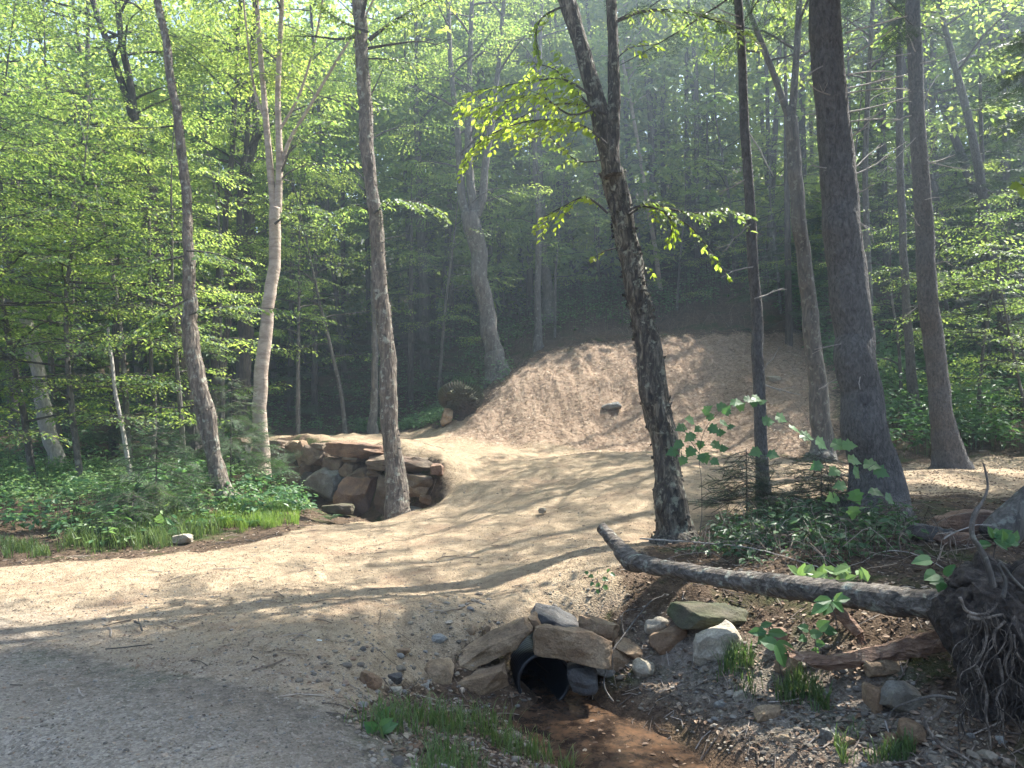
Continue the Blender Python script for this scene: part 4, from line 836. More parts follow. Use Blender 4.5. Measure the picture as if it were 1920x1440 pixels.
# bright little firs
for i, (lab, px, Y, h, Rm) in enumerate([('small bright fir sapling on the plant bank in front of the thicket', 293, 10.9, 1.35, .62), ('light green young fir pressed behind the crooked birch', 432, 13.2, 1.9, .75), ('tiny fir sapling at the ditch left of the pale yellow block', 250, 10.2, .5, .45), ('feathery hemlock sapling growing through the brush at the thin spruce foot', 1400, 9.1, .8, .4), ('feathery hemlock sapling in the brush beside the thick spruce foot', 1540, 8.6, .7, .45)]):
    x = W(px, 900, Y)[0]; g = gz(x, Y); r_ = thing('fir_sapling', lab, 'sapling', (x, Y, g)); P = np.array([(x, Y, g - .05), (x, Y, g + h * .5), (x, Y, g + h)]); a = Acc(); tube(a, P, [.015, .01, .003], 6); build('trunk', a, M['bark_dark'], r_)
    conifer_crown(r_, P[0], Y, g + h, g + h * .18, np.random.default_rng(130 + i), Rm=Rm, n=34, tops=P, keep=False, mat='needle_young' if i < 3 else 'needle')

# understory beech saplings
def sapling(label, px, Y, h, L, n, seed, group, zlo=.8, mat='leaf', lean=0):
    rg = np.random.default_rng(seed); x = W(px, 700, Y)[0]; g = gz(x, Y); pts_ = [np.array([x, Y, g - .15])]; d = np.array([lean + rg.normal(0, .05), rg.normal(0, .05), 1.])
    for k in range(6): d = d + np.append(rg.normal(0, .05, 2), 0); pts_.append(pts_[-1] + d * (h + .15) / 6)
    P = np.array(pts_); r = np.linspace(.012 + h * .007, .006, 7); root = thing('beech_sapling', label, 'sapling', (x, Y, g), group)
    a = Acc(); ps, rs = smoothpoly(P, r, .2); tube(a, ps, rs, 7); build('trunk', a, M['bark_grey'], root)
    limbs, B, O, Ls = grow(P, r, g + zlo, g + h, n, L, rg, elev=(0, 30), dens=1.0, spray_len=(.5, .9)); ba = Acc(); la = Acc(); one = None
    for lb in limbs:
        if len(lb[0]) == 8:
            if one: build('branch', one, M['bark_dark'], root)
            one = Acc()
        tube(one, lb[0], lb[1], 5, cap=False)
    if one: build('branch', one, M['bark_dark'], root)
    put_sprays(la, ba, B, O, Ls, SPR, LEAF_KITE, rg, roll=.15, twigs=Y < 14, lsize=1.0)
    if ba.n: tag(build('twigs', ba, M['bark_dark'], root), kind='stuff')
    build('crown', la, M[mat], root)
US = 'beech saplings layered through the left thicket'
for i, (lab, px, Y, h, L, n) in enumerate([
 ('leafy beech sapling at the extreme left edge, nearest the road', -30, 12.5, 7.5, 2.2, 26), ('tall beech sapling spreading over the broken snag', 70, 14, 8.5, 2.4, 28), ('beech sapling with flat sprays between the snag and the dead leaning sapling', 160, 13.5, 7.5, 2.2, 26),
 ('beech sapling with flat sprays around the old maple trunk', 250, 14.8, 8.5, 2.3, 26), ('beech sapling just behind the crooked birch', 350, 15.2, 7.5, 1.9, 20), ('far left beech sapling half hidden by its neighbours', -60, 16.5, 10, 2.6, 28),
 ('beech sapling behind the dead leaning sapling', 120, 17.5, 10, 2.6, 28), ('beech sapling deep between maple and paper birch', 415, 18, 9, 2.2, 22), ('beech sapling screening the woods behind the paper birch', 560, 20, 8, 2.0, 18), ('beech sapling arching behind the yellow birch', 650, 21, 8, 2.2, 20),
 ('beech sapling left of the grey forked maple', 820, 24, 8.5, 2.2, 22), ('beech sapling with bright sprays right of the grey forked maple', 1040, 26.5, 7, 2.2, 20)]):
    sapling(lab, px, Y, h, L, n, 300 + i, US if px < 500 else 'beech saplings behind the stone wall and mound', zlo=1.0 if px < 500 else 2.2)
RS = 'leafy saplings in the right-hand woods'
for i, (lab, px, Y, h, L, n) in enumerate([
 ('leafy sapling between the thick spruce and the thin straight spruce', 1690, 18.5, 5.5, 1.6, 16), ('leafy sapling right behind the second thickest spruce', 1830, 17, 5.5, 1.8, 18), ('leafy sapling at the right edge beyond the driveway', 1930, 15.5, 4.5, 1.7, 18), ('leafy sapling on the hillside between thin spruce and beech', 1465, 26, 7, 2.2, 18),
 ('tall leafy sapling behind the thin spruce trunk', 1380, 29, 10, 2.6, 22), ('leafy sapling on the hillside seen right of the forked birch', 1270, 28, 6, 2.0, 16), ('tall leafy sapling filling between beech and thick spruce', 1570, 24, 9, 2.3, 20), ('tall leafy sapling high beside the second thickest spruce', 1800, 22, 9, 2.4, 22)]):
    sapling(lab, px, Y, h, L, n, 340 + i, RS, zlo=.6)

# background trunks
BT = [(35,22,'bark_dark',.15,'dark trunk seen at the far left between beech sprays'),(155,24,'bark_dark',.14,'dark trunk above the dead snag'),(270,26,'bark_dark',.16,'straight dark trunk beside the old maple'),(520,30,'bark_dark',.15,'dark trunk behind the paper birch forks'),
 (610,33,'bark_dark',.16,'dark background trunk right of the paper birch limb'),(650,29,'bark_dark',.12,'thin dark trunk left of the lichened grey stem'),(800,27,'bark_dark',.2,'blackish trunk half way between yellow birch and forked maple'),(820,31,'bark_grey',.13,'pale-streaked leaning stem by the blackish trunk'),
 (945,32,'bark_grey',.12,'leaning grey stem just right of the forked maple'),(975,35,'bark_grey',.14,'slender grey trunk over the left shoulder of the mound'),(1085,33,'bark_dark',.15,'dark trunk left of the forked birch'),(1200,34,'bark_grey',.17,'grey trunk on the hill right of the forked birch'),
 (1240,30,'bark_white',.1,'pale birch stem high on the hill right of the forked birch'),(1265,38,'bark_grey',.16,'grey trunk beside the pale hill birch'),(1300,33,'bark_dark',.14,'dark hill trunk below the drooping leafy branch'),(1345,36,'bark_dark',.16,'dark hill trunk left of the thin spruce'),
 (1455,30,'bark_dark',.12,'slim dark trunk between thin spruce and beech'),(1560,33,'bark_dark',.2,'dark trunk hidden behind the beech'),(1630,21,'bark_grey',.11,'crooked grey stem between the thick spruce and thin straight spruce'),(1660,30,'bark_dark',.18,'dark hill trunk behind the crooked grey stem'),
 (1760,28,'bark_dark',.18,'dark hill trunk beyond the second thickest spruce'),(1815,24,'bark_dark',.14,'slim dark trunk right of the second thickest spruce'),(1870,27,'bark_dark',.2,'dark trunk near the right edge'),(1905,20,'bark_spruce',.17,'spruce trunk at the right edge of the woods')]
for i, (px, Y, mt, rad, lab) in enumerate(BT):
    rg = np.random.default_rng(500 + i); x = W(px, 600, Y)[0]; g = gz(x, Y); h = rg.uniform(15, 19); d = np.array([rg.normal(-.05, .05), 0, 1]); P = [np.array([x, Y, g - .3])]
    for k in range(8): d = d + np.append(rg.normal(0, .035, 2), 0); P.append(P[-1] + d * h / 8)
    P = np.array(P); r = np.linspace(rad, .03, 9); root = thing('background_tree', lab, 'tree', (x, Y, g), 'trunks deeper in the woods'); a = Acc(); ps, rs = smoothpoly(P, r, .3); tube(a, ps, rs, 9, .06, 5, i); zl = g + (6 if px < 1150 else 7.5); limbs, B, O, L = grow(P, r, zl, g + h, 18, 3.2, rg, elev=(10, 50), dens=.75, spray_len=(.8, 1.3), flat=.25); ba = Acc(); la = Acc(); limbs_mesh(a, limbs); put_sprays(la, None, B, O, L, SPR_FAR, LEAF_KITE, rg, roll=.4, twigs=False, lsize=1.15)
    build('trunk', a, M[mt], root, smooth=True); build('crown', la, M['leaf_far'], root)

# the far wood: one mass of trunks and foliage
rg = np.random.default_rng(9); fa = Acc(); fb = Acc(); ntree = 210; B = []; O = []; L = []
for i in range(ntree):
    Y = rg.uniform(29, 66) if i % 3 else rg.uniform(29, 40); x = rg.uniform(-1, 1) * (Y * .78 + 3); g = gz(x, Y); h = rg.uniform(13, 19); P = np.array([(x, Y, g - .4), (x + rg.normal(0, .3), Y, g + h * .5), (x + rg.normal(0, .8), Y, g + h)]); tube(fb, P, [rg.uniform(.1, .2), .09, .02], 6, cap=False)
    n = 110; t = rg.random(n) ** (.8 if i % 4 else 1.6); a = rg.uniform(0, 6.28, n); rr = rg.uniform(.1, 1, n) ** .7 * 3.6 * np.sin(np.pi * (.12 + .82 * t)); zz = g + 1.2 + (h - .8) * t
    B.append(np.stack([x + np.cos(a) * rr, Y + np.sin(a) * rr, zz], 1)); O.append(np.stack([np.cos(a), np.sin(a), rg.normal(-.05, .2, n)], 1)); L.append(rg.uniform(1.1, 2.0, n))
B = np.vstack(B); O = np.vstack(O); L = np.concatenate(L); k = sun_keep(B, rg, .5); put_sprays(fa, None, B[k], O[k], L[k], SPR_FAR, LEAF_KITE, rg, roll=.5, twigs=False, lsize=1.25)
fw = build('far_woods', fa, M['leaf_far']); tag(fw, 'dense green hardwood forest rising up the hillside behind everything', 'woods', kind='stuff')
fw['_base'] = [0., 0., 0.]; build('trunks', fb, M['bark_dark'], fw)

# ------------------------------------------------------------------ undergrowth
def ground_cover(name, label, poly, n, hrange, size, mat, tm, seed, kind='stuff', nl=(5, 9), spread=.12, yb=None):
    rg = np.random.default_rng(seed); p = np.array(poly); lo = p.min(0); hi = p.max(0); xs = []; ys = []
    while len(xs) < n:
        x = rg.uniform(lo[0], hi[0], n * 3); y = rg.uniform(lo[1], hi[1], n * 3); m = inpoly(x, y, poly); c = vnoise(np.stack([x, y, x * 0], 1), 1.1, seed) + rg.normal(0, .12, len(x)) > -.08; m &= c; xs += list(x[m]); ys += list(y[m])
    x = np.array(xs[:n]); y = np.array(ys[:n]); z = hfun(x, y); h = rg.uniform(*hrange, n) * (1 + .8 * vnoise(np.stack([x, y, x * 0], 1), .8, seed + 3)); la = Acc()
    for k in range(nl[1]):
        m = rg.random(n) < (1 if k < nl[0] else .5); mm = m.sum(); a = rg.uniform(0, 6.28, mm); rr = rg.uniform(.2, 1, mm) * spread; zz = z[m] + h[m] * rg.uniform(.35, 1, mm)
        put_leaves(la, np.stack([x[m] + np.cos(a) * rr, y[m] + np.sin(a) * rr, zz], 1), np.stack([np.cos(a), np.sin(a), rg.normal(-.15, .25, mm)], 1), np.stack([rg.normal(0, .35, mm), rg.normal(-.2, .35, mm), np.ones(mm)], 1), rg.uniform(*size, mm), tm)
    top = np.stack([x, y, z + h], 1); bot = np.stack([x, y, z - .02], 1); mid_ = (top + bot) / 2 + rg.normal(0, .02, (n, 3)); sa = la; tubes_batch(sa, np.stack([bot, mid_, top], 1), np.full(n, .003), 3)
    o = build(name, la, M[mat]); return tag(o, label, 'plants', kind=kind)
PL = gp([(-100,1010),(60,1000),(200,1035),(330,1015),(430,985),(540,978),(590,960),(520,915),(470,895),(430,875)]) + [(-7.5,16),(-12,15),(-12,11)]
ground_cover('undergrowth', 'bright leafy low plants covering the bank between road and thicket', PL, 1300, (.10, .40), (.06, .13), 'leaf_shrub', LEAF_OVAL, 1)
ground_cover('undergrowth', 'paler small-leaved weeds mixed through the sunny left bank', PL, 1300, (.08, .45), (.04, .09), 'leaf_pale', LEAF_KITE, 11)
ground_cover('undergrowth', 'low green plants on the dark forest floor left and behind the wall', [(-16,12),(-6,16.5),(-7.8,20.8),(-5.5,22),(0,21),(0,26),(-8,34),(-22,30)], 2600, (.15, .6), (.08, .16), 'leaf_shrub', LEAF_KITE, 2)
ground_cover('undergrowth', 'broad-leaved brush under the spruces on the right', [(7.5,15.2),(14,15.6),(20,24),(16,34),(9,31),(9.5,24),(8.6,19)], 3000, (.3, 1.1), (.1, .19), 'leaf_shrub', LEAF_OVAL, 3, spread=.22)
ground_cover('undergrowth', 'scattered green brush on the bank above the mound', [(-1,26),(9,27.5),(22,27),(30,45),(0,50),(-8,40)], 5500, (.2, 1.2), (.1, .18), 'leaf_shrub', LEAF_KITE, 4, spread=.2)
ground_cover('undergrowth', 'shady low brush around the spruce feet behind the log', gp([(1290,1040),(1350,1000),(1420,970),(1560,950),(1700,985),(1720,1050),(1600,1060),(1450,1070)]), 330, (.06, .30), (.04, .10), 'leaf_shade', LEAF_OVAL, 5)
ground_cover('undergrowth', 'green leaves at the left toe of the mound by the stump', gp([(700,812),(850,800),(900,740),(870,700)]) + [(-2,24),(-5,23)], 600, (.1, .4), (.08, .14), 'leaf_shrub', LEAF_KITE, 6)
def tangle(label, poly, n, hgt, seed):
    rg = np.random.default_rng(seed); p = np.array(poly); lo = p.min(0); hi = p.max(0); x = rg.uniform(lo[0], hi[0], n * 4); y = rg.uniform(lo[1], hi[1], n * 4); m = inpoly(x, y, poly); x = x[m][:n]; y = y[m][:n]; n = len(x)
    z = hfun(x, y); a = rg.uniform(0, 6.28, n); l = rg.uniform(.1, .6, n); h = rg.uniform(.2, 1, n) * hgt; u = np.linspace(0, 1, 5)
    P = np.stack([x[:, None] + np.cos(a)[:, None] * l[:, None] * u, y[:, None] + np.sin(a)[:, None] * l[:, None] * u, z[:, None] + h[:, None] * np.sin(u * rg.uniform(1.2, 3.0, n)[:, None])], -1) + rg.normal(0, .015, (n, 5, 3))
    ac = Acc(); tubes_batch(ac, P, rg.uniform(.0015, .004, n), 3); tag(build('brush_stems', ac, M['twig']), label, 'brush', kind='stuff')
tangle('tangle of bare stems and dead twigs around the spruce feet behind the log', gp([(1290,1050),(1350,990),(1420,965),(1560,950),(1720,985),(1820,1040),(1780,1090),(1500,1075)]), 520, .3, 1)
tangle('dead twigs and brush strewn on the dark bank behind and beside the mound', [(-1.8,20.5),(0,22.6),(2,23.8),(6,24.6),(11,25),(11,29),(-3,28),(-3,22)], 900, .5, 2)
tangle('bare stems and slash along the right toe of the mound', [(6.2,16.4),(9.5,16),(11,21),(9,24),(7.5,20)], 420, .45, 3)
# ferns on the left bank
def fern(px, py, s, seed, lab):
    rg = np.random.default_rng(seed); g = G(px, py); a = Acc(); root = g
    for i in range(9):
        az = i * .7 + rg.uniform(-.2, .2); L = s * rg.uniform(.7, 1.1); u = np.linspace(0, 1, 12); P = g + np.stack([np.cos(az) * u * L * .8, np.sin(az) * u * L * .8, L * (.9 * u - .75 * u * u)], 1); tube(a, P, np.linspace(.004, .001, 12), 3, cap=False)
        for k in range(2, 12):
            w_ = L * .28 * (1 - (k / 12) ** 1.5) + .01
            for sd in (1, -1): put_leaves(a, P[k:k + 1], np.array([[-math.sin(az) * sd + math.cos(az) * .3, math.cos(az) * sd + math.sin(az) * .3, -.1]]), np.array([[0, 0, 1.]]) + rg.normal(0, .15, (1, 3)), w_, LEAF_TWIG)
    tag(build('fern', a, M['leaf_shrub'], loc=g), lab, 'fern')
fern(500, 905, .75, 1, 'bright bushy fern at the foot of the paper birch'); fern(455, 950, .7, 2, 'light green fern at the right foot of the crooked birch'); fern(580, 935, .5, 3, 'small fern in front of the blocky end of the wall'); fern(540, 930, .6, 7, 'fern between the paper birch and the stone wall'); fern(180, 965, .55, 4, 'fern in the left bank plants'); fern(350, 960, .5, 5, 'fern in front of the small bright fir sapling'); fern(400, 985, .5, 8, 'fern at the grassy verge left of the crooked birch'); fern(470, 985, .45, 9, 'fern at the grassy verge below the crooked birch'); fern(250, 985, .55, 10, 'fern near the tiny fir sapling at the ditch'); fern(120, 985, .5, 12, 'fern at the far left of the plant bank'); fern(620, 975, .3, 6, 'tiny fern beside the low mossy boulder')

# grass
def grass(label, poly, n, h, seed, mat='grass', clump=0.0):
    rg = np.random.default_rng(seed); p = np.array(poly); lo = p.min(0); hi = p.max(0); xs = np.zeros(0); ys = np.zeros(0)
    while len(xs) < n:
        x = rg.uniform(lo[0], hi[0], n * 4); y = rg.uniform(lo[1], hi[1], n * 4); m = inpoly(x, y, poly) & (vnoise(np.stack([x, y, x * 0], 1), 6, seed) + rg.normal(0, .08, n * 4) > clump); xs = np.append(xs, x[m]); ys = np.append(ys, y[m])
    x = xs[:n]; y = ys[:n]; z = hfun(x, y) - .01; hh = h * rg.uniform(.4, 1.2, n); a = rg.uniform(0, 6.28, n); bend = hh * rg.uniform(.1, .75, n); wd = rg.uniform(.0015, .0035, n) * (1 + h)
    b = np.stack([x, y, z], 1); dr = np.stack([np.cos(a), np.sin(a), a * 0], 1); sd = np.stack([-np.sin(a), np.cos(a), a * 0], 1); up = np.array([0, 0, 1.])
    p0 = b; p1 = b + up * (hh * .5)[:, None] + dr * (bend * .25)[:, None]; p2 = b + up * (hh * .85)[:, None] + dr * (bend * .65)[:, None]; p3 = b + up * (hh * .95)[:, None] + dr * bend[:, None]
    V = np.stack([p0 - sd * wd[:, None], p0 + sd * wd[:, None], p1 - sd * wd[:, None], p1 + sd * wd[:, None], p2 - sd * wd[:, None] * .7, p2 + sd * wd[:, None] * .7, p3], 1); o = (np.arange(n) * 7)[:, None]
    ac = Acc(); ac.add(V.reshape(-1, 3), np.vstack([o + [0, 1, 3, 2], o + [2, 3, 5, 4]]), o + [4, 5, 6]); return tag(build('grass', ac, M[mat]), label, 'grass', kind='stuff')
grass('green grass along the shoulder between road and stream', gp([(640,1365),(760,1340),(900,1350),(1000,1370),(1080,1440)]) + [(.35,3.9),(-.5,3.6)] + gp([(800,1440)]), 1150, .17, 1, clump=.1)
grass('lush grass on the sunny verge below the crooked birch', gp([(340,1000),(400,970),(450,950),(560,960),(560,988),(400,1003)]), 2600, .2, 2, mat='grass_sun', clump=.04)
grass('grass tufts on the gravel bank below the fallen log', gp([(1340,1290),(1370,1230),(1440,1230),(1530,1300),(1560,1340),(1450,1330)]), 520, .17, 3, clump=.08)
grass('thin grass on the gravel bank near the root mass', gp([(1560,1400),(1650,1360),(1720,1420),(1700,1440),(1580,1440)]), 260, .12, 4, clump=.1)
grass('grass patch at the far left road edge', gp([(10,1050),(0,1020),(70,1025),(100,1045)]), 700, .15, 5)
grass('sparse grass among the plants of the left bank', gp([(100,1040),(150,990),(330,960),(400,990),(420,1000),(300,1030)]), 2600, .25, 6)

# ------------------------------------------------------------------ gravel, litter, straw, twigs
def polar(n, y0, y1, wx, rg, xo=0):
    y = y0 * (y1 / y0) ** rg.random(n); x = rg.uniform(-wx, wx, n) * y + xo; return x, y
def notpipe(x, y):
    r = np.stack([x, y, x * 0 + PIPE_C[2]], 1) - PIPE_C; al = r @ PIPE_D; pp = np.linalg.norm(r - al[:, None] * PIPE_D, axis=1); return ~((al > -.12) & (al < 2) & (pp < PIPE_R))
def scatter_stones(label, name, x, y, size, seed, mat='pebble', sink=.2):
    kp = notpipe(x, y); x, y, size = x[kp], y[kp], size[kp]
    rg = np.random.default_rng(seed); n = len(x); z = hfun(x, y); v, f = ICO[1]; m = len(v)
    var = [v * (1 + .35 * (vnoise(v, 1.3, 31 + k)[:, None] * 2)) for k in range(6)]; a = Acc(); wh = rg.integers(0, 6, n)
    for k in range(6):
        q = wh == k; c = q.sum(); th = rg.uniform(0, 6.28, c); s = size[q]; sc = np.stack([s * rg.uniform(.8, 1.4, c), s * rg.uniform(.7, 1.1, c), s * rg.uniform(.35, .75, c)], 1); vv = var[k][None] * sc[:, None]
        X = vv[..., 0] * np.cos(th)[:, None] - vv[..., 1] * np.sin(th)[:, None]; Yy = vv[..., 0] * np.sin(th)[:, None] + vv[..., 1] * np.cos(th)[:, None]
        P = np.stack([X + x[q][:, None], Yy + y[q][:, None], vv[..., 2] + (z[q] + s * sink * .6)[:, None]], -1); a.add(P.reshape(-1, 3), (f[None] + (np.arange(c) * m)[:, None, None]).reshape(-1, 3))
    return tag(build(name, a, M[mat]), label, 'gravel', kind='stuff')
rg = np.random.default_rng(77)
x, y = polar(52000, 2.9, 22, .8, rg)
ir = inpoly(x, y, POLY_ROAD); idr = inpoly(x, y, POLY_DRIVE); im = inpoly(x, y, POLY_MOUND)
bank = inpoly(x, y, gp([(640,1350),(740,1270),(850,1200),(1000,1130),(1180,1120),(1330,1140),(1450,1180),(1700,1250),(1900,1440),(1800,1500),(1000,1500),(700,1440)]))
br = sdist(x, y, POLY_BED) > .05
shoulder = inpoly(x, y, gp([(500,1300),(640,1200),(850,1120),(1150,1080),(1200,1160),(1000,1150),(850,1225),(700,1330)]))
u = rg.random(len(x)); keep = (ir & (u < .75)) | (idr & (u < .5)) | (shoulder & (u < .9)) | (bank & ~br & (u < .95)) | (im & (u < .04)); keep &= y < 16
x, y = x[keep], y[keep]; bk = (bank | shoulder)[keep]; s = np.where(bk, rg.lognormal(-4.9, .6, len(x)), rg.lognormal(-5.25, .4, len(x))); s = np.clip(s, .003, .045)
scatter_stones('loose pebbles and gravel strewn over road, driveway and stream bank', 'gravel', x, y, s, 1)
def scatter_flat(name, label, x, y, size, mat, tm, seed, lift=.012, tilt=.35, cat='litter'):
    kp = notpipe(x, y); x, y, size = x[kp], y[kp], size[kp]
    rg = np.random.default_rng(seed); n = len(x); z = np.maximum(hfun(x, y), np.where(inpoly(x, y, POLY_BED), WATER_Z - .004, -9)) + rg.uniform(.2, 1, n) * lift; a = rg.uniform(0, 6.28, n); ac = Acc()
    put_leaves(ac, np.stack([x, y, z], 1), np.stack([np.cos(a), np.sin(a), rg.normal(0, tilt * .5, n)], 1), np.stack([rg.normal(0, tilt, n), rg.normal(0, tilt, n), np.ones(n)], 1), size, tm); return tag(build(name, ac, M[mat]), label, cat, kind='stuff')
x, y = polar(120000, 3.3, 30, .85, rg); ir = inpoly(x, y, POLY_ROAD); idr = inpoly(x, y, POLY_DRIVE); im = inpoly(x, y, POLY_MULCH); bed = inpoly(x, y, POLY_BED); u = rg.random(len(x))
cl = vnoise(np.stack([x, y, x * 0], 1), 1.6, 4)
k = (~ir & ~idr & ~im & (u < .5)) | (idr & (cl > .08) & (u < .8)) | (idr & (u < .45)) | (ir & (u < .03)); k &= ~bed | (u < .05)
k |= idr & (x > 4.4) & (y < 14.8) & (u < .6)
onr = (((x < 4.4) & inpoly(x, y, POLY_DRIVE)) | inpoly(x, y, POLY_ROAD))[k]
scatter_flat('leaf_litter', 'brown dead leaves lying on the forest floor and driveway edges', x[k], y[k], np.where(onr, rg.uniform(.006, .024, k.sum()), rg.uniform(.018, .055, k.sum())), 'litter', LEAF_OVAL, 2)
MB_ = np.array(POLY_MOUND); xs = rg.uniform(MB_[:, 0].min(), MB_[:, 0].max(), 110000); ys = rg.uniform(MB_[:, 1].min(), MB_[:, 1].max(), 110000); k = sdist(xs, ys, POLY_MULCH) + rg.normal(0, .35, len(xs)) > -.1
scatter_flat('straw_mulch', 'pale straw and chipped bark mulch spread over the mound', xs[k], ys[k], rg.uniform(.02, .085, k.sum()), 'straw', LEAF_TWIG, 3, lift=.04, tilt=.3)
# twigs
x, y = polar(3800, 3.2, 28, .8, rg); ir = inpoly(x, y, POLY_ROAD); idr = inpoly(x, y, POLY_DRIVE); u = rg.random(len(x)); k = (~ir & ~idr) | (idr & (u < .14)) | (ir & (u < .02)); x, y = x[k], y[k]; n = len(x); l = rg.uniform(.04, .28, n); a = rg.uniform(0, 6.28, n); x2 = x + np.cos(a) * l; y2 = y + np.sin(a) * l; xm = (x + x2) / 2 + rg.normal(0, .02, n); ym = (y + y2) / 2 + rg.normal(0, .02, n)
P = np.stack([np.stack([x, y, hfun(x, y) + .008], 1), np.stack([xm, ym, hfun(xm, ym) + .014], 1), np.stack([x2, y2, hfun(x2, y2) + .008], 1)], 1); ac = Acc(); tubes_batch(ac, P, rg.uniform(.0015, .005, n), 4); tag(build('twigs', ac, M['twig']), 'fallen twigs strewn over the ground', 'twigs', kind='stuff')

# ------------------------------------------------------------------ fallen tree and root mass
ft = thing('fallen_tree', 'bark-covered log lying above the stream, still joined to its upturned root mass', 'fallen tree', W(1800, 1150, 4.5))
LG = [(1128,990,6.9,24),(1148,1012,6.75,27),(1168,1036,6.6,34),(1186,1052,6.5,42),(1212,1058,6.35,34),(1260,1068,6.15,32),(1310,1077,5.95,35),(1400,1090,5.65,41),(1500,1104,5.3,47),(1600,1116,5.0,53),(1700,1128,4.7,58),(1800,1137,4.45,60),(1860,1140,4.3,62)]
P = np.array([W(a, b, c) for a, b, c, d in LG]); r_ = np.array([pxm(d, c) / 2 * .92 for a, b, c, d in LG]); ps, rs = smoothpoly(P, r_, .02)
a = Acc(); tube(a, ps, rs, 22, .14, 14, 3)
rg = np.random.default_rng(55); m = 900; k = rg.integers(20, len(ps) - 1, m); th = rg.uniform(0, 6.28, m); dr = np.stack([th * 0, np.cos(th), np.sin(th)], 1)
put_leaves(a, ps[k] + dr * rs[k][:, None] * .97, np.stack([np.ones(m), rg.normal(0, .3, m), rg.normal(-.1, .3, m)], 1), dr + rg.normal(0, .25, (m, 3)), rg.uniform(.02, .06, m), LEAF_OVAL)
build('trunk', a, M['bark_log'], ft)
a = Acc(); P = np.array([W(1545,1120,5.15), W(1570,1145,5.1), W(1595,1170,5.05), W(1612,1190,5.0)]); tube(a, smoothpoly(P, [.05, .045, .04, .03], .02)[0], smoothpoly(P, [.05, .045, .04, .03], .02)[1], 10, .2, 15, 2)
for i in range(16): tube(a, np.array([P[-1] + rg.normal(0, .012, 3), P[-1] + np.array([rg.uniform(0, .04), 0, -rg.uniform(.03, .09)]) + rg.normal(0, .015, 3)]), [.005, .001], 4)
build('broken_stub', a, M['splinter'], ft)
# root mass: lumpy soil plate plus roots
v, f = ICO[4]; c = W(1880, 1235, 4.3); sv = v * np.array([.27, .27, .58]); sv[:, 0] *= 1 + .25 * sv[:, 2]; sv = sv * (1 + .55 * fnoise(v, 1.6, 8, 5))[:, None] + norm(v) * (fnoise(v, 9, 12, 3) * .07)[:, None]
a = Acc(); a.add(sv + c, f); sv2 = v * np.array([.22, .2, .14]) * (1 + .5 * fnoise(v, 2, 9, 4))[:, None]; a.add(sv2 + W(1850, 1105, 4.35), f)
build('root_soil', a, M['rootsoil'], ft)
def root_px(pp, Y, r0, r1, mat='deadwood', nm='root', parent=ft, rough=.12, lean=0, sides=8):
    P = np.array([W(p[0], p[1], (p[2] if len(p) > 2 else Y) + lean * i) for i, p in enumerate(pp)]); s1, s2 = smoothpoly(P, np.linspace(pxm(r0, Y) / 2, pxm(r1, Y) / 2, len(P)), .015); a = Acc(); tube(a, s1, s2, sides, rough, 30, len(pp) + int(pp[0][0]))
    return build(nm, a, M[mat], parent, smooth=True) if parent is not None else a
for pp, r0, r1, mt in [
 ([(1862,1100),(1852,1060),(1838,1030),(1822,1000),(1826,965),(1840,945),(1852,915),(1848,885),(1843,868)], 16, 6, 'bark_grey'),
 ([(1800,1120),(1812,1145),(1835,1152),(1860,1145),(1870,1130)], 10, 7, 'rootwood'),
 ([(1815,1155),(1840,1160),(1880,1152),(1885,1160)], 8, 5, 'rootwood'),
 ([(1835,1150),(1850,1180),(1845,1215),(1830,1245),(1805,1260),(1800,1272)], 7, 3, 'rootwood'),
 ([(1885,1165),(1865,1185),(1862,1210),(1850,1225),(1835,1260)], 7, 4, 'rootwood'),
 ([(1832,1255),(1845,1280),(1850,1310),(1848,1340),(1855,1375),(1858,1405)], 9, 6, 'rootwood'),
 ([(1872,1235),(1880,1280),(1868,1310),(1872,1340),(1862,1350)], 7, 3, 'rootwood'),
 ([(1890,1170),(1896,1210),(1886,1240),(1888,1265),(1905,1280),(1925,1292)], 7, 4, 'rootwood'),
 ([(1900,1190),(1905,1225),(1930,1250)], 10, 8, 'rootwood'),
 ([(1880,1330),(1882,1380),(1886,1405)], 4, 2, 'rootwood'),
 ([(1870,1310),(1878,1345),(1874,1365)], 4, 2, 'rootwood'),
 ([(1790,1310),(1750,1305),(1700,1318),(1675,1330),(1665,1345)], 9, 4, 'bark_dark'),
 ([(1775,1320),(1765,1330),(1752,1345),(1735,1352),(1745,1375),(1770,1400),(1800,1415),(1835,1440),(1850,1460)], 11, 13, 'rootwood'),
 ([(1880,1120),(1885,1090),(1872,1060),(1876,1052)], 12, 5, 'bark_grey'), ([(1876,1055),(1895,1080),(1925,1110)], 8, 14, 'bark_grey')]:
    root_px([(p[0], p[1]) for p in pp], 3.98 if pp[0][0] > 1795 else 3.92, r0 * .8, r1 * .4, mt, rough=.3)
for i in range(90):
    x0 = rg.uniform(1795, 1925); y0 = rg.uniform(1130, 1340); pp = [(x0, y0)]; dx = rg.normal(0, 7)
    for k in range(5): pp.append((pp[-1][0] + dx + rg.normal(0, 5), pp[-1][1] + rg.uniform(8, 26)))
    root_px(pp, 4.0 + rg.uniform(-.05, .08), rg.uniform(1.0, 3.4), .6, 'rootwood' if rg.random() < .5 else 'rootsoil', nm='rootlet', sides=5)
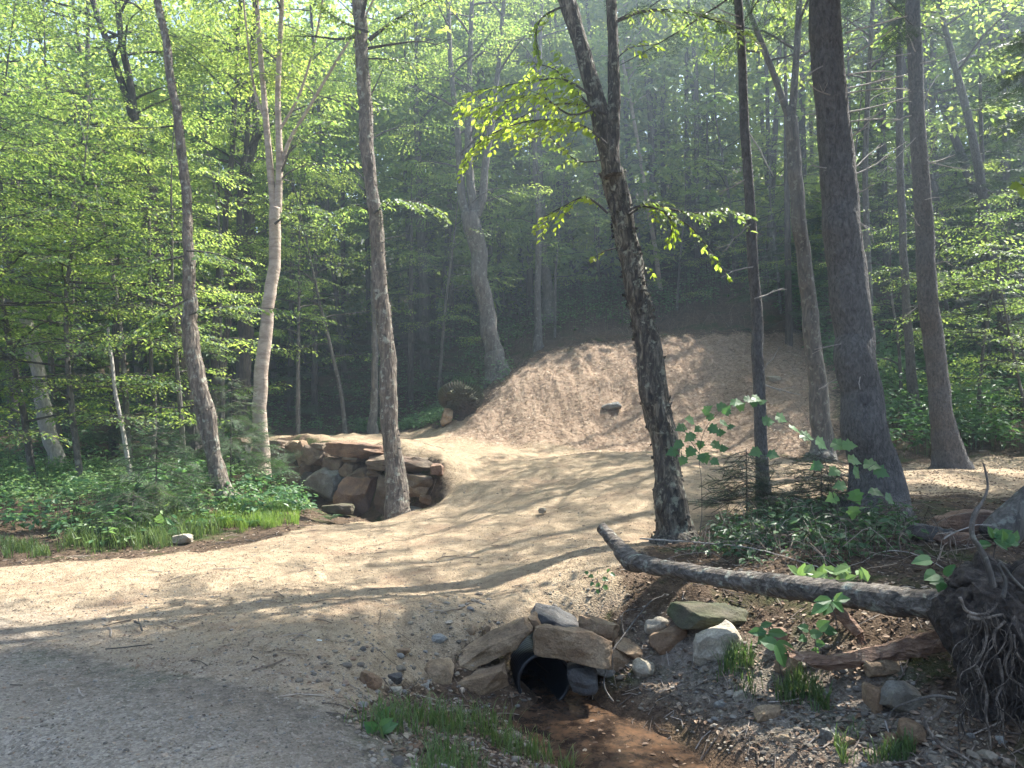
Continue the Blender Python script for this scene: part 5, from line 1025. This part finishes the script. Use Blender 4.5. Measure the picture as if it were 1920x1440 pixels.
# splintered slab of wood
sp_ = Acc(); P = np.array([W(1478,1222,5.0), W(1530,1238,4.95), W(1600,1235,4.9), W(1680,1218,4.8), W(1740,1205,4.7), W(1790,1190,4.6)]); n = 60
ps, wd = smoothpoly(P, [.02, .05, .062, .075, .085, .10], .02); V = []; 
for i, (p, h_) in enumerate(zip(ps, wd)):
    e = vnoise(np.array([[i * .18, 0, 0]]), 1, 3)[0] * .03
    V += [p + [0, -.02, -h_ * .75], p + [0, -.05, 0], p + [0, -.02, h_ * .75 + e], p + [0, .02, h_ * .7 + e], p + [0, .03, 0], p + [0, .01, -h_ * .75]]
V = np.array(V); n = len(ps); V += (fnoise(V * [.3, 1, 2], 14, 4)[:, None]) * .03; i = np.arange(n - 1)[:, None] * 6; j = np.arange(6)[None]; j2 = (j + 1) % 6; sp_.add(V, np.stack([i + j, i + j2, i + j2 + 6, i + j + 6], -1).reshape(-1, 4), np.array([[0, 5, 4, 3]])); 
for k in range(14): tube(sp_, np.array([ps[4] + rg.normal(0, .015, 3), ps[0] + rg.normal(0, .03, 3) - [.03, 0, 0]]), [.006, .001], 4)
tag(build('broken_log', sp_, M['splinter'], loc=P[2]), 'long splintered reddish slab of wood reaching from the root mass towards the culvert', 'broken wood')
def stick(label, pp, r0, r1, mat='deadwood', name='fallen_branch', br=()):
    root = [W(*p) for p in pp]; s1, s2 = smoothpoly(np.array(root), np.linspace(r0, r1, len(pp)), .03); a = Acc(); s1 = s1 + np.random.default_rng(int(pp[0][0])).normal(0, r0 * .35, s1.shape) * np.linspace(0, 1, len(s1))[:, None]; tube(a, s1, s2, 7, .25, 20, int(pp[0][0]))
    t_ = tag(build(name, a, M[mat], loc=root[0]), label, 'branch'); t_['_base'] = [float(c) for c in root[0]]
    for b in br: a = Acc(); q = np.array([W(*p) for p in b]); s1, s2 = smoothpoly(q, np.linspace(r1 * 1.2, r1 * .4, len(q)), .03); tube(a, s1, s2, 5, .1, 20, 3); build('side_twig', a, M[mat], t_)
    return t_
stick('bare forked branch standing in the gravel right of the culvert', [(1150,1315,5.7),(1134,1290,5.75),(1135,1262,5.8),(1148,1222,5.85),(1170,1190,6.0),(1200,1150,6.15),(1225,1125,6.2),(1250,1115,6.3)], .008, .004, 'bark_grey', br=[[(1170,1190,6.0),(1168,1150,6.1),(1205,1140,6.3)], [(1148,1222,5.85),(1150,1260,5.8),(1158,1300,5.8)]])
stick('long thin grey stick crossing from the forked birch foot to behind the log', [(1200,1010,8.0),(1320,1018,7.3),(1420,1030,6.9),(1540,1065,6.2)], .009, .003)
stick('thin pale twig bending above the ledge rock', [(1770,1010,6),(1790,998,6),(1830,985,6),(1860,985,6)], .006, .003, br=[[(1790,998,6),(1765,1000,6),(1755,1002,6)]])
stick('dark twig lying on the sunny driveway left', [(198,1217,5.12),(240,1213,5.15),(285,1208,5.2)], .006, .003, 'bark_dark')
stick('crooked dark twig lump on the sunny driveway', [(252,1165,5.7),(262,1169,5.68),(266,1182,5.55),(258,1160,5.75)], .009, .004, 'bark_dark')
stick('pale stick at the foot of the roadside grass', [(820,1432,4.05),(850,1440,4.02),(880,1452,3.95)], .008, .006)
stick('thin bent twig near the curled root', [(1660,1352,4.4),(1668,1385,4.3),(1662,1410,4.2),(1690,1440,4.1)], .005, .003)
stick('arching bare stem above the brush by the big log', [(1560,1100,6.2),(1640,1040,6.3),(1700,1035,6.2),(1760,1060,5.9),(1800,1085,5.6)], .005, .003)
g = G(596, 1207); a = Acc(); v, f = ICO[2]; a.add(v * [.045, .02, .014] * (1 + .5 * fnoise(v, 3, 4))[:, None] + g + [0, 0, .012], f); tag(build('litter_scrap', a, M['scrap'], loc=g), 'crumpled pale blue scrap of litter on the driveway', 'litter')

# grey leaning log at the right edge, and old mossy stump left of the mound
lg = thing('leaning_log', 'pale grey log slanting out of the frame above the root mass', 'log', W(1875, 1000, 6.6)); a = Acc(); q0 = W(1862,1018,6.6); q0[2] = gz(q0[0], q0[1]) + .02; P = np.array([q0, W(1905,970,6.6), W(1960,920,6.6), W(2100,795,6.6), W(2500,440,6.9), W(3000,0,7.3)]); s1, s2 = smoothpoly(P, [.15, .15, .15, .14, .12, .10], .05); tube(a, s1, s2, 18, .08, 9, 2); build('trunk', a, M['bark_grey'], lg, smooth=True)
st = thing('tree_stump', 'old rotten stump topped with moss at the left toe of the mound', 'stump', W(862, 790, 20)); a = Acc(); P = np.array([W(858,815,20), W(862,780,20), W(868,745,20), W(870,735,20)]); s1, s2 = smoothpoly(P, [.48, .38, .34, .2], .06); tube(a, s1, s2, 16, .3, 4, 5); build('trunk', a, M['rootsoil'], st)
a = Acc(); v, f = ICO[3]; a.add(v * [.46, .42, .30] * (1 + .9 * fnoise(v, 2.5, 4, 4))[:, None] + W(864, 745, 19.95), f); put_leaves(a, W(864, 745, 19.95) + v * [.5, .46, .34], v + [0, 0, .4], np.roll(v, 1, 1), .14, LEAF_KITE); build('moss_cap', a, M['rock_moss'], st)

# ------------------------------------------------------------------ individual plants near the camera
def plant(label, stems, leaves, Y, tm, size, seed, mat='leaf_shrub', name='plant', cat='plant', r=.004):
    """stems: px polylines; leaves: (px, py, direction degrees in the picture, scale)"""
    rg = np.random.default_rng(seed); base = W(*stems[0][0], Y); root = thing(name, label, cat, base); a = Acc()
    for s in stems: P = np.array([W(p[0], p[1], Y + rg.normal(0, .01)) for p in s]); s1, s2 = smoothpoly(P, np.linspace(r, r * .5, len(P)), .03); tube(a, s1, s2, 5, cap=False)
    build('stem', a, M['bark_dark'], root); la = Acc(); n = len(leaves)
    P = np.array([W(l[0], l[1], Y + rg.uniform(-.14, .14)) for l in leaves]); ang = np.array([R(l[2]) for l in leaves]); D = np.stack([np.cos(ang), rg.normal(-.2, .3, n), np.sin(ang) * .9 - .15], 1); N = np.stack([rg.normal(0, .3, n), rg.normal(-1.0, .3, n), np.full(n, .8)], 1)
    put_leaves(la, P, D, N, size * np.array([l[3] for l in leaves]), tm); build('foliage', la, M[mat], root); return root
rg = np.random.default_rng(88)
L1 = [(1290 + rg.uniform(-30, 120), 0, 0, 0) for _ in range(1)]
L1 = [(1285,800,190,1),(1300,790,150,1),(1320,775,60,1),(1345,765,20,1.1),(1370,755,10,1.1),(1395,748,0,1),(1410,745,-10,.9),(1300,815,210,1),(1330,800,-30,1),(1350,790,-20,.9),(1280,830,200,1),(1300,840,230,1),(1335,830,-30,1),(1270,845,190,1.1),(1320,850,-80,1)]
plant('young maple sapling with drooping leaves between the forked birch and thin spruce', [[(1312,1000),(1316,960),(1315,900),(1311,850),(1325,800),(1360,765),(1410,745)], [(1311,850),(1290,820),(1280,800)]], L1 + [(l[0] + 14, l[1] + 12, l[2] + 50, l[3] * .8) for l in L1], 7.8, LEAF_MAPLE, .125, 1, 'leaf_shrub', 'maple_sapling', 'sapling')
L2 = [(1430,790,10,1),(1455,780,-20,1),(1480,800,-20,1.1),(1500,815,-10,1.1),(1530,825,-30,1.2),(1560,830,-20,1.2),(1580,835,10,1.1),(1590,860,-10,1.1),(1600,880,-40,1.1),(1570,880,200,1),(1620,870,0,1.3),(1640,880,-20,1.2),(1585,910,180,1),(1600,920,-70,1.2),(1570,930,200,1),(1630,920,-10,1.1),(1660,930,-30,1),(1600,950,-90,1.1),(1440,850,-10,.9),(1425,845,190,1),(1540,870,200,1)]
plant('maple sapling with large dark green leaves across the thick spruce foot', [[(1590,1030),(1570,960),(1555,900),(1540,850),(1500,810),(1440,785)], [(1570,960),(1600,900),(1640,870)], [(1560,920),(1600,940),(1660,930)]], L2, 7.1, LEAF_MAPLE, .125, 2, 'leaf_shrub', 'maple_sapling', 'sapling')
L3 = [(1500 + rg.uniform(-10, 130), 1085 + rg.uniform(-14, 8), rg.uniform(-10, 190), rg.uniform(.7, 1.1)) for _ in range(26)]
plant('bright broad-leaved plant growing over the middle of the fallen log', [[(1560,1115),(1555,1095),(1520,1085)], [(1560,1115),(1590,1090),(1630,1085)]], L3, 5.4, LEAF_OVAL, .12, 3, 'leaf_pale')
plant('pale three-leaved plant hanging in front of the fallen log', [[(1570,1180),(1565,1150),(1555,1130)]], [(1560,1125,170,.9),(1560,1125,20,.9),(1560,1128,-30,1),(1555,1130,200,1.1),(1565,1128,60,.6),(1562,1128,-150,1)], 4.75, LEAF_OVAL, .13, 4)
plant('plant with two big pointed leaves left of the orange capped stone', [[(1450,1220),(1440,1190)]], [(1440,1185,10,1),(1438,1185,170,1),(1435,1190,-40,.9),(1425,1175,30,.7),(1440,1190,-160,.9)], 5.3, LEAF_OVAL, .13, 5)
plant('round-leaved plant with one large crinkled leaf by the grass tuft', [[(1470,1290),(1462,1250),(1455,1215)]], [(1455,1208,-60,1.3),(1462,1215,0,.9),(1455,1210,150,.8)], 5.0, LEAF_HEART, .14, 6)
plant('small heart-leaved plant climbing right of the large crinkled leaf', [[(1530,1225),(1528,1200),(1515,1180)]], [(1515,1180,150,.8),(1520,1190,20,.9),(1530,1205,0,.7),(1535,1178,60,1),(1545,1180,0,1),(1525,1215,-60,.7),(1510,1195,180,.7)], 5.0, LEAF_HEART, .09, 7)
plant('heart-leaved plant beside the left of the root mass', [[(1800,1110),(1785,1090),(1760,1085)]], [(1770,1090,170,1),(1785,1095,0,1),(1745,1050,180,1.1),(1755,1075,190,1),(1775,1080,60,.9),(1790,1085,20,.9),(1800,1080,0,.8),(1760,1095,-60,.9)], 4.6, LEAF_HEART, .1, 8)
L9 = [(1840 + rg.uniform(0, 60), 1005 + rg.uniform(-6, 20), rg.uniform(-60, 240), rg.uniform(.8, 1.2)) for _ in range(16)]
plant('pale whorled-leaf plant in front of the grey leaning log', [[(1860,1060),(1865,1030),(1868,1008)]], L9, 5.2, LEAF_OVAL, .11, 9)
plant('little green sprig on the driveway edge left of the fallen log', [[(1125,1110),(1120,1085)], [(1125,1110),(1140,1080)]], [(1112,1080,170,.7),(1120,1078,90,.7),(1130,1085,0,.8),(1138,1072,60,.7),(1145,1075,-20,.7),(1125,1095,200,.7),(1132,1098,-40,.8),(1112,1092,220,.6),(1120,1105,-80,.6),(1103,1075,150,.6)], 6.7, LEAF_HEART, .07, 10)
plant('broad-bladed weed at the left of the roadside grass', [[(705,1375),(706,1355)]], [(705,1372,70,1.2),(705,1372,110,1),(705,1374,30,1),(702,1374,150,1),(706,1372,50,.9),(704,1376,170,.8)], 4.3, LEAF_OVAL, .13, 11)
plant('low maple seedling cluster at the ditch of the left bank', [[(300,1010),(298,985)]], [(285,985,170,1),(298,980,80,1),(310,985,20,1),(300,990,-60,1),(275,990,200,1),(320,992,-20,.9),(290,998,230,.9)], 10.1, LEAF_MAPLE, .14, 12)
plant('bright maple leaves poking in at the right edge', [[(1945,360),(1925,350),(1915,345)]], [(1912,345,200,1),(1918,352,250,1),(1925,345,120,.9),(1905,350,180,.7)], 5.0, LEAF_MAPLE, .08, 13, 'leaf_young')
# dead rusty fir sprays at the thick spruce foot
a = Acc(); b = Acc(); n = 60; B = np.array([W(1660 + rg.uniform(-60, 60), 985 + rg.uniform(-25, 60), 7.6 + rg.uniform(-.4, .3)) for _ in range(n)]); put_sprays(a, b, B, rg.normal(0, 1, (n, 3)) * [1, 1, .5], rg.uniform(.15, .3, n), FIR, LEAF_NEEDLE, rg, roll=.6, lsize=1.3)
br = thing('dead_brush', 'rust brown dead conifer brush heaped at the thick spruce foot', 'brush', W(1660, 1010, 7.6)); build('dead_needles', a, M['litter'], br); build('branchwork', b, M['bark_dark'], br)

# ------------------------------------------------------------------ haze
m, n, out = mk('veil_volume'); vol = nd(n, 'ShaderNodeVolumePrincipled'); vol.inputs['Color'].default_value = (.66, .82, 1.0, 1); vol.inputs['Density'].default_value = .005; vol.inputs['Anisotropy'].default_value = .6; n.links.new(vol.outputs[0], out.inputs['Volume'])  # bluish volume added to imitate lens glare, not real haze in the air
a = Acc(); zt = 60.0; X0, X1, Y0, Y1, Z0, Z1 = -395, 395, -195, 470, min(-4, ZZ.min() - 1), max(ZZ.max() + 2, 60)
a.add([(X0,Y0,Z0),(X1,Y0,Z0),(X1,Y1,Z0),(X0,Y1,Z0),(X0,Y0,Z1),(X1,Y0,Z1),(X1,Y1,Z1),(X0,Y1,Z1)], [(0,3,2,1),(4,5,6,7),(0,1,5,4),(1,2,6,5),(2,3,7,6),(3,0,4,7)])
tag(build('lens_veil', a, m), 'added bluish volume standing in for lens veil over the clearing and woods', 'lens_veil', kind='stuff')
for o in bpy.data.objects:
    if '_base' in o: del o['_base']
print('tris', sum(len(o.data.loops) - 2 * len(o.data.polygons) for o in bpy.data.objects if o.type == 'MESH'), 'objects', len(bpy.data.objects))
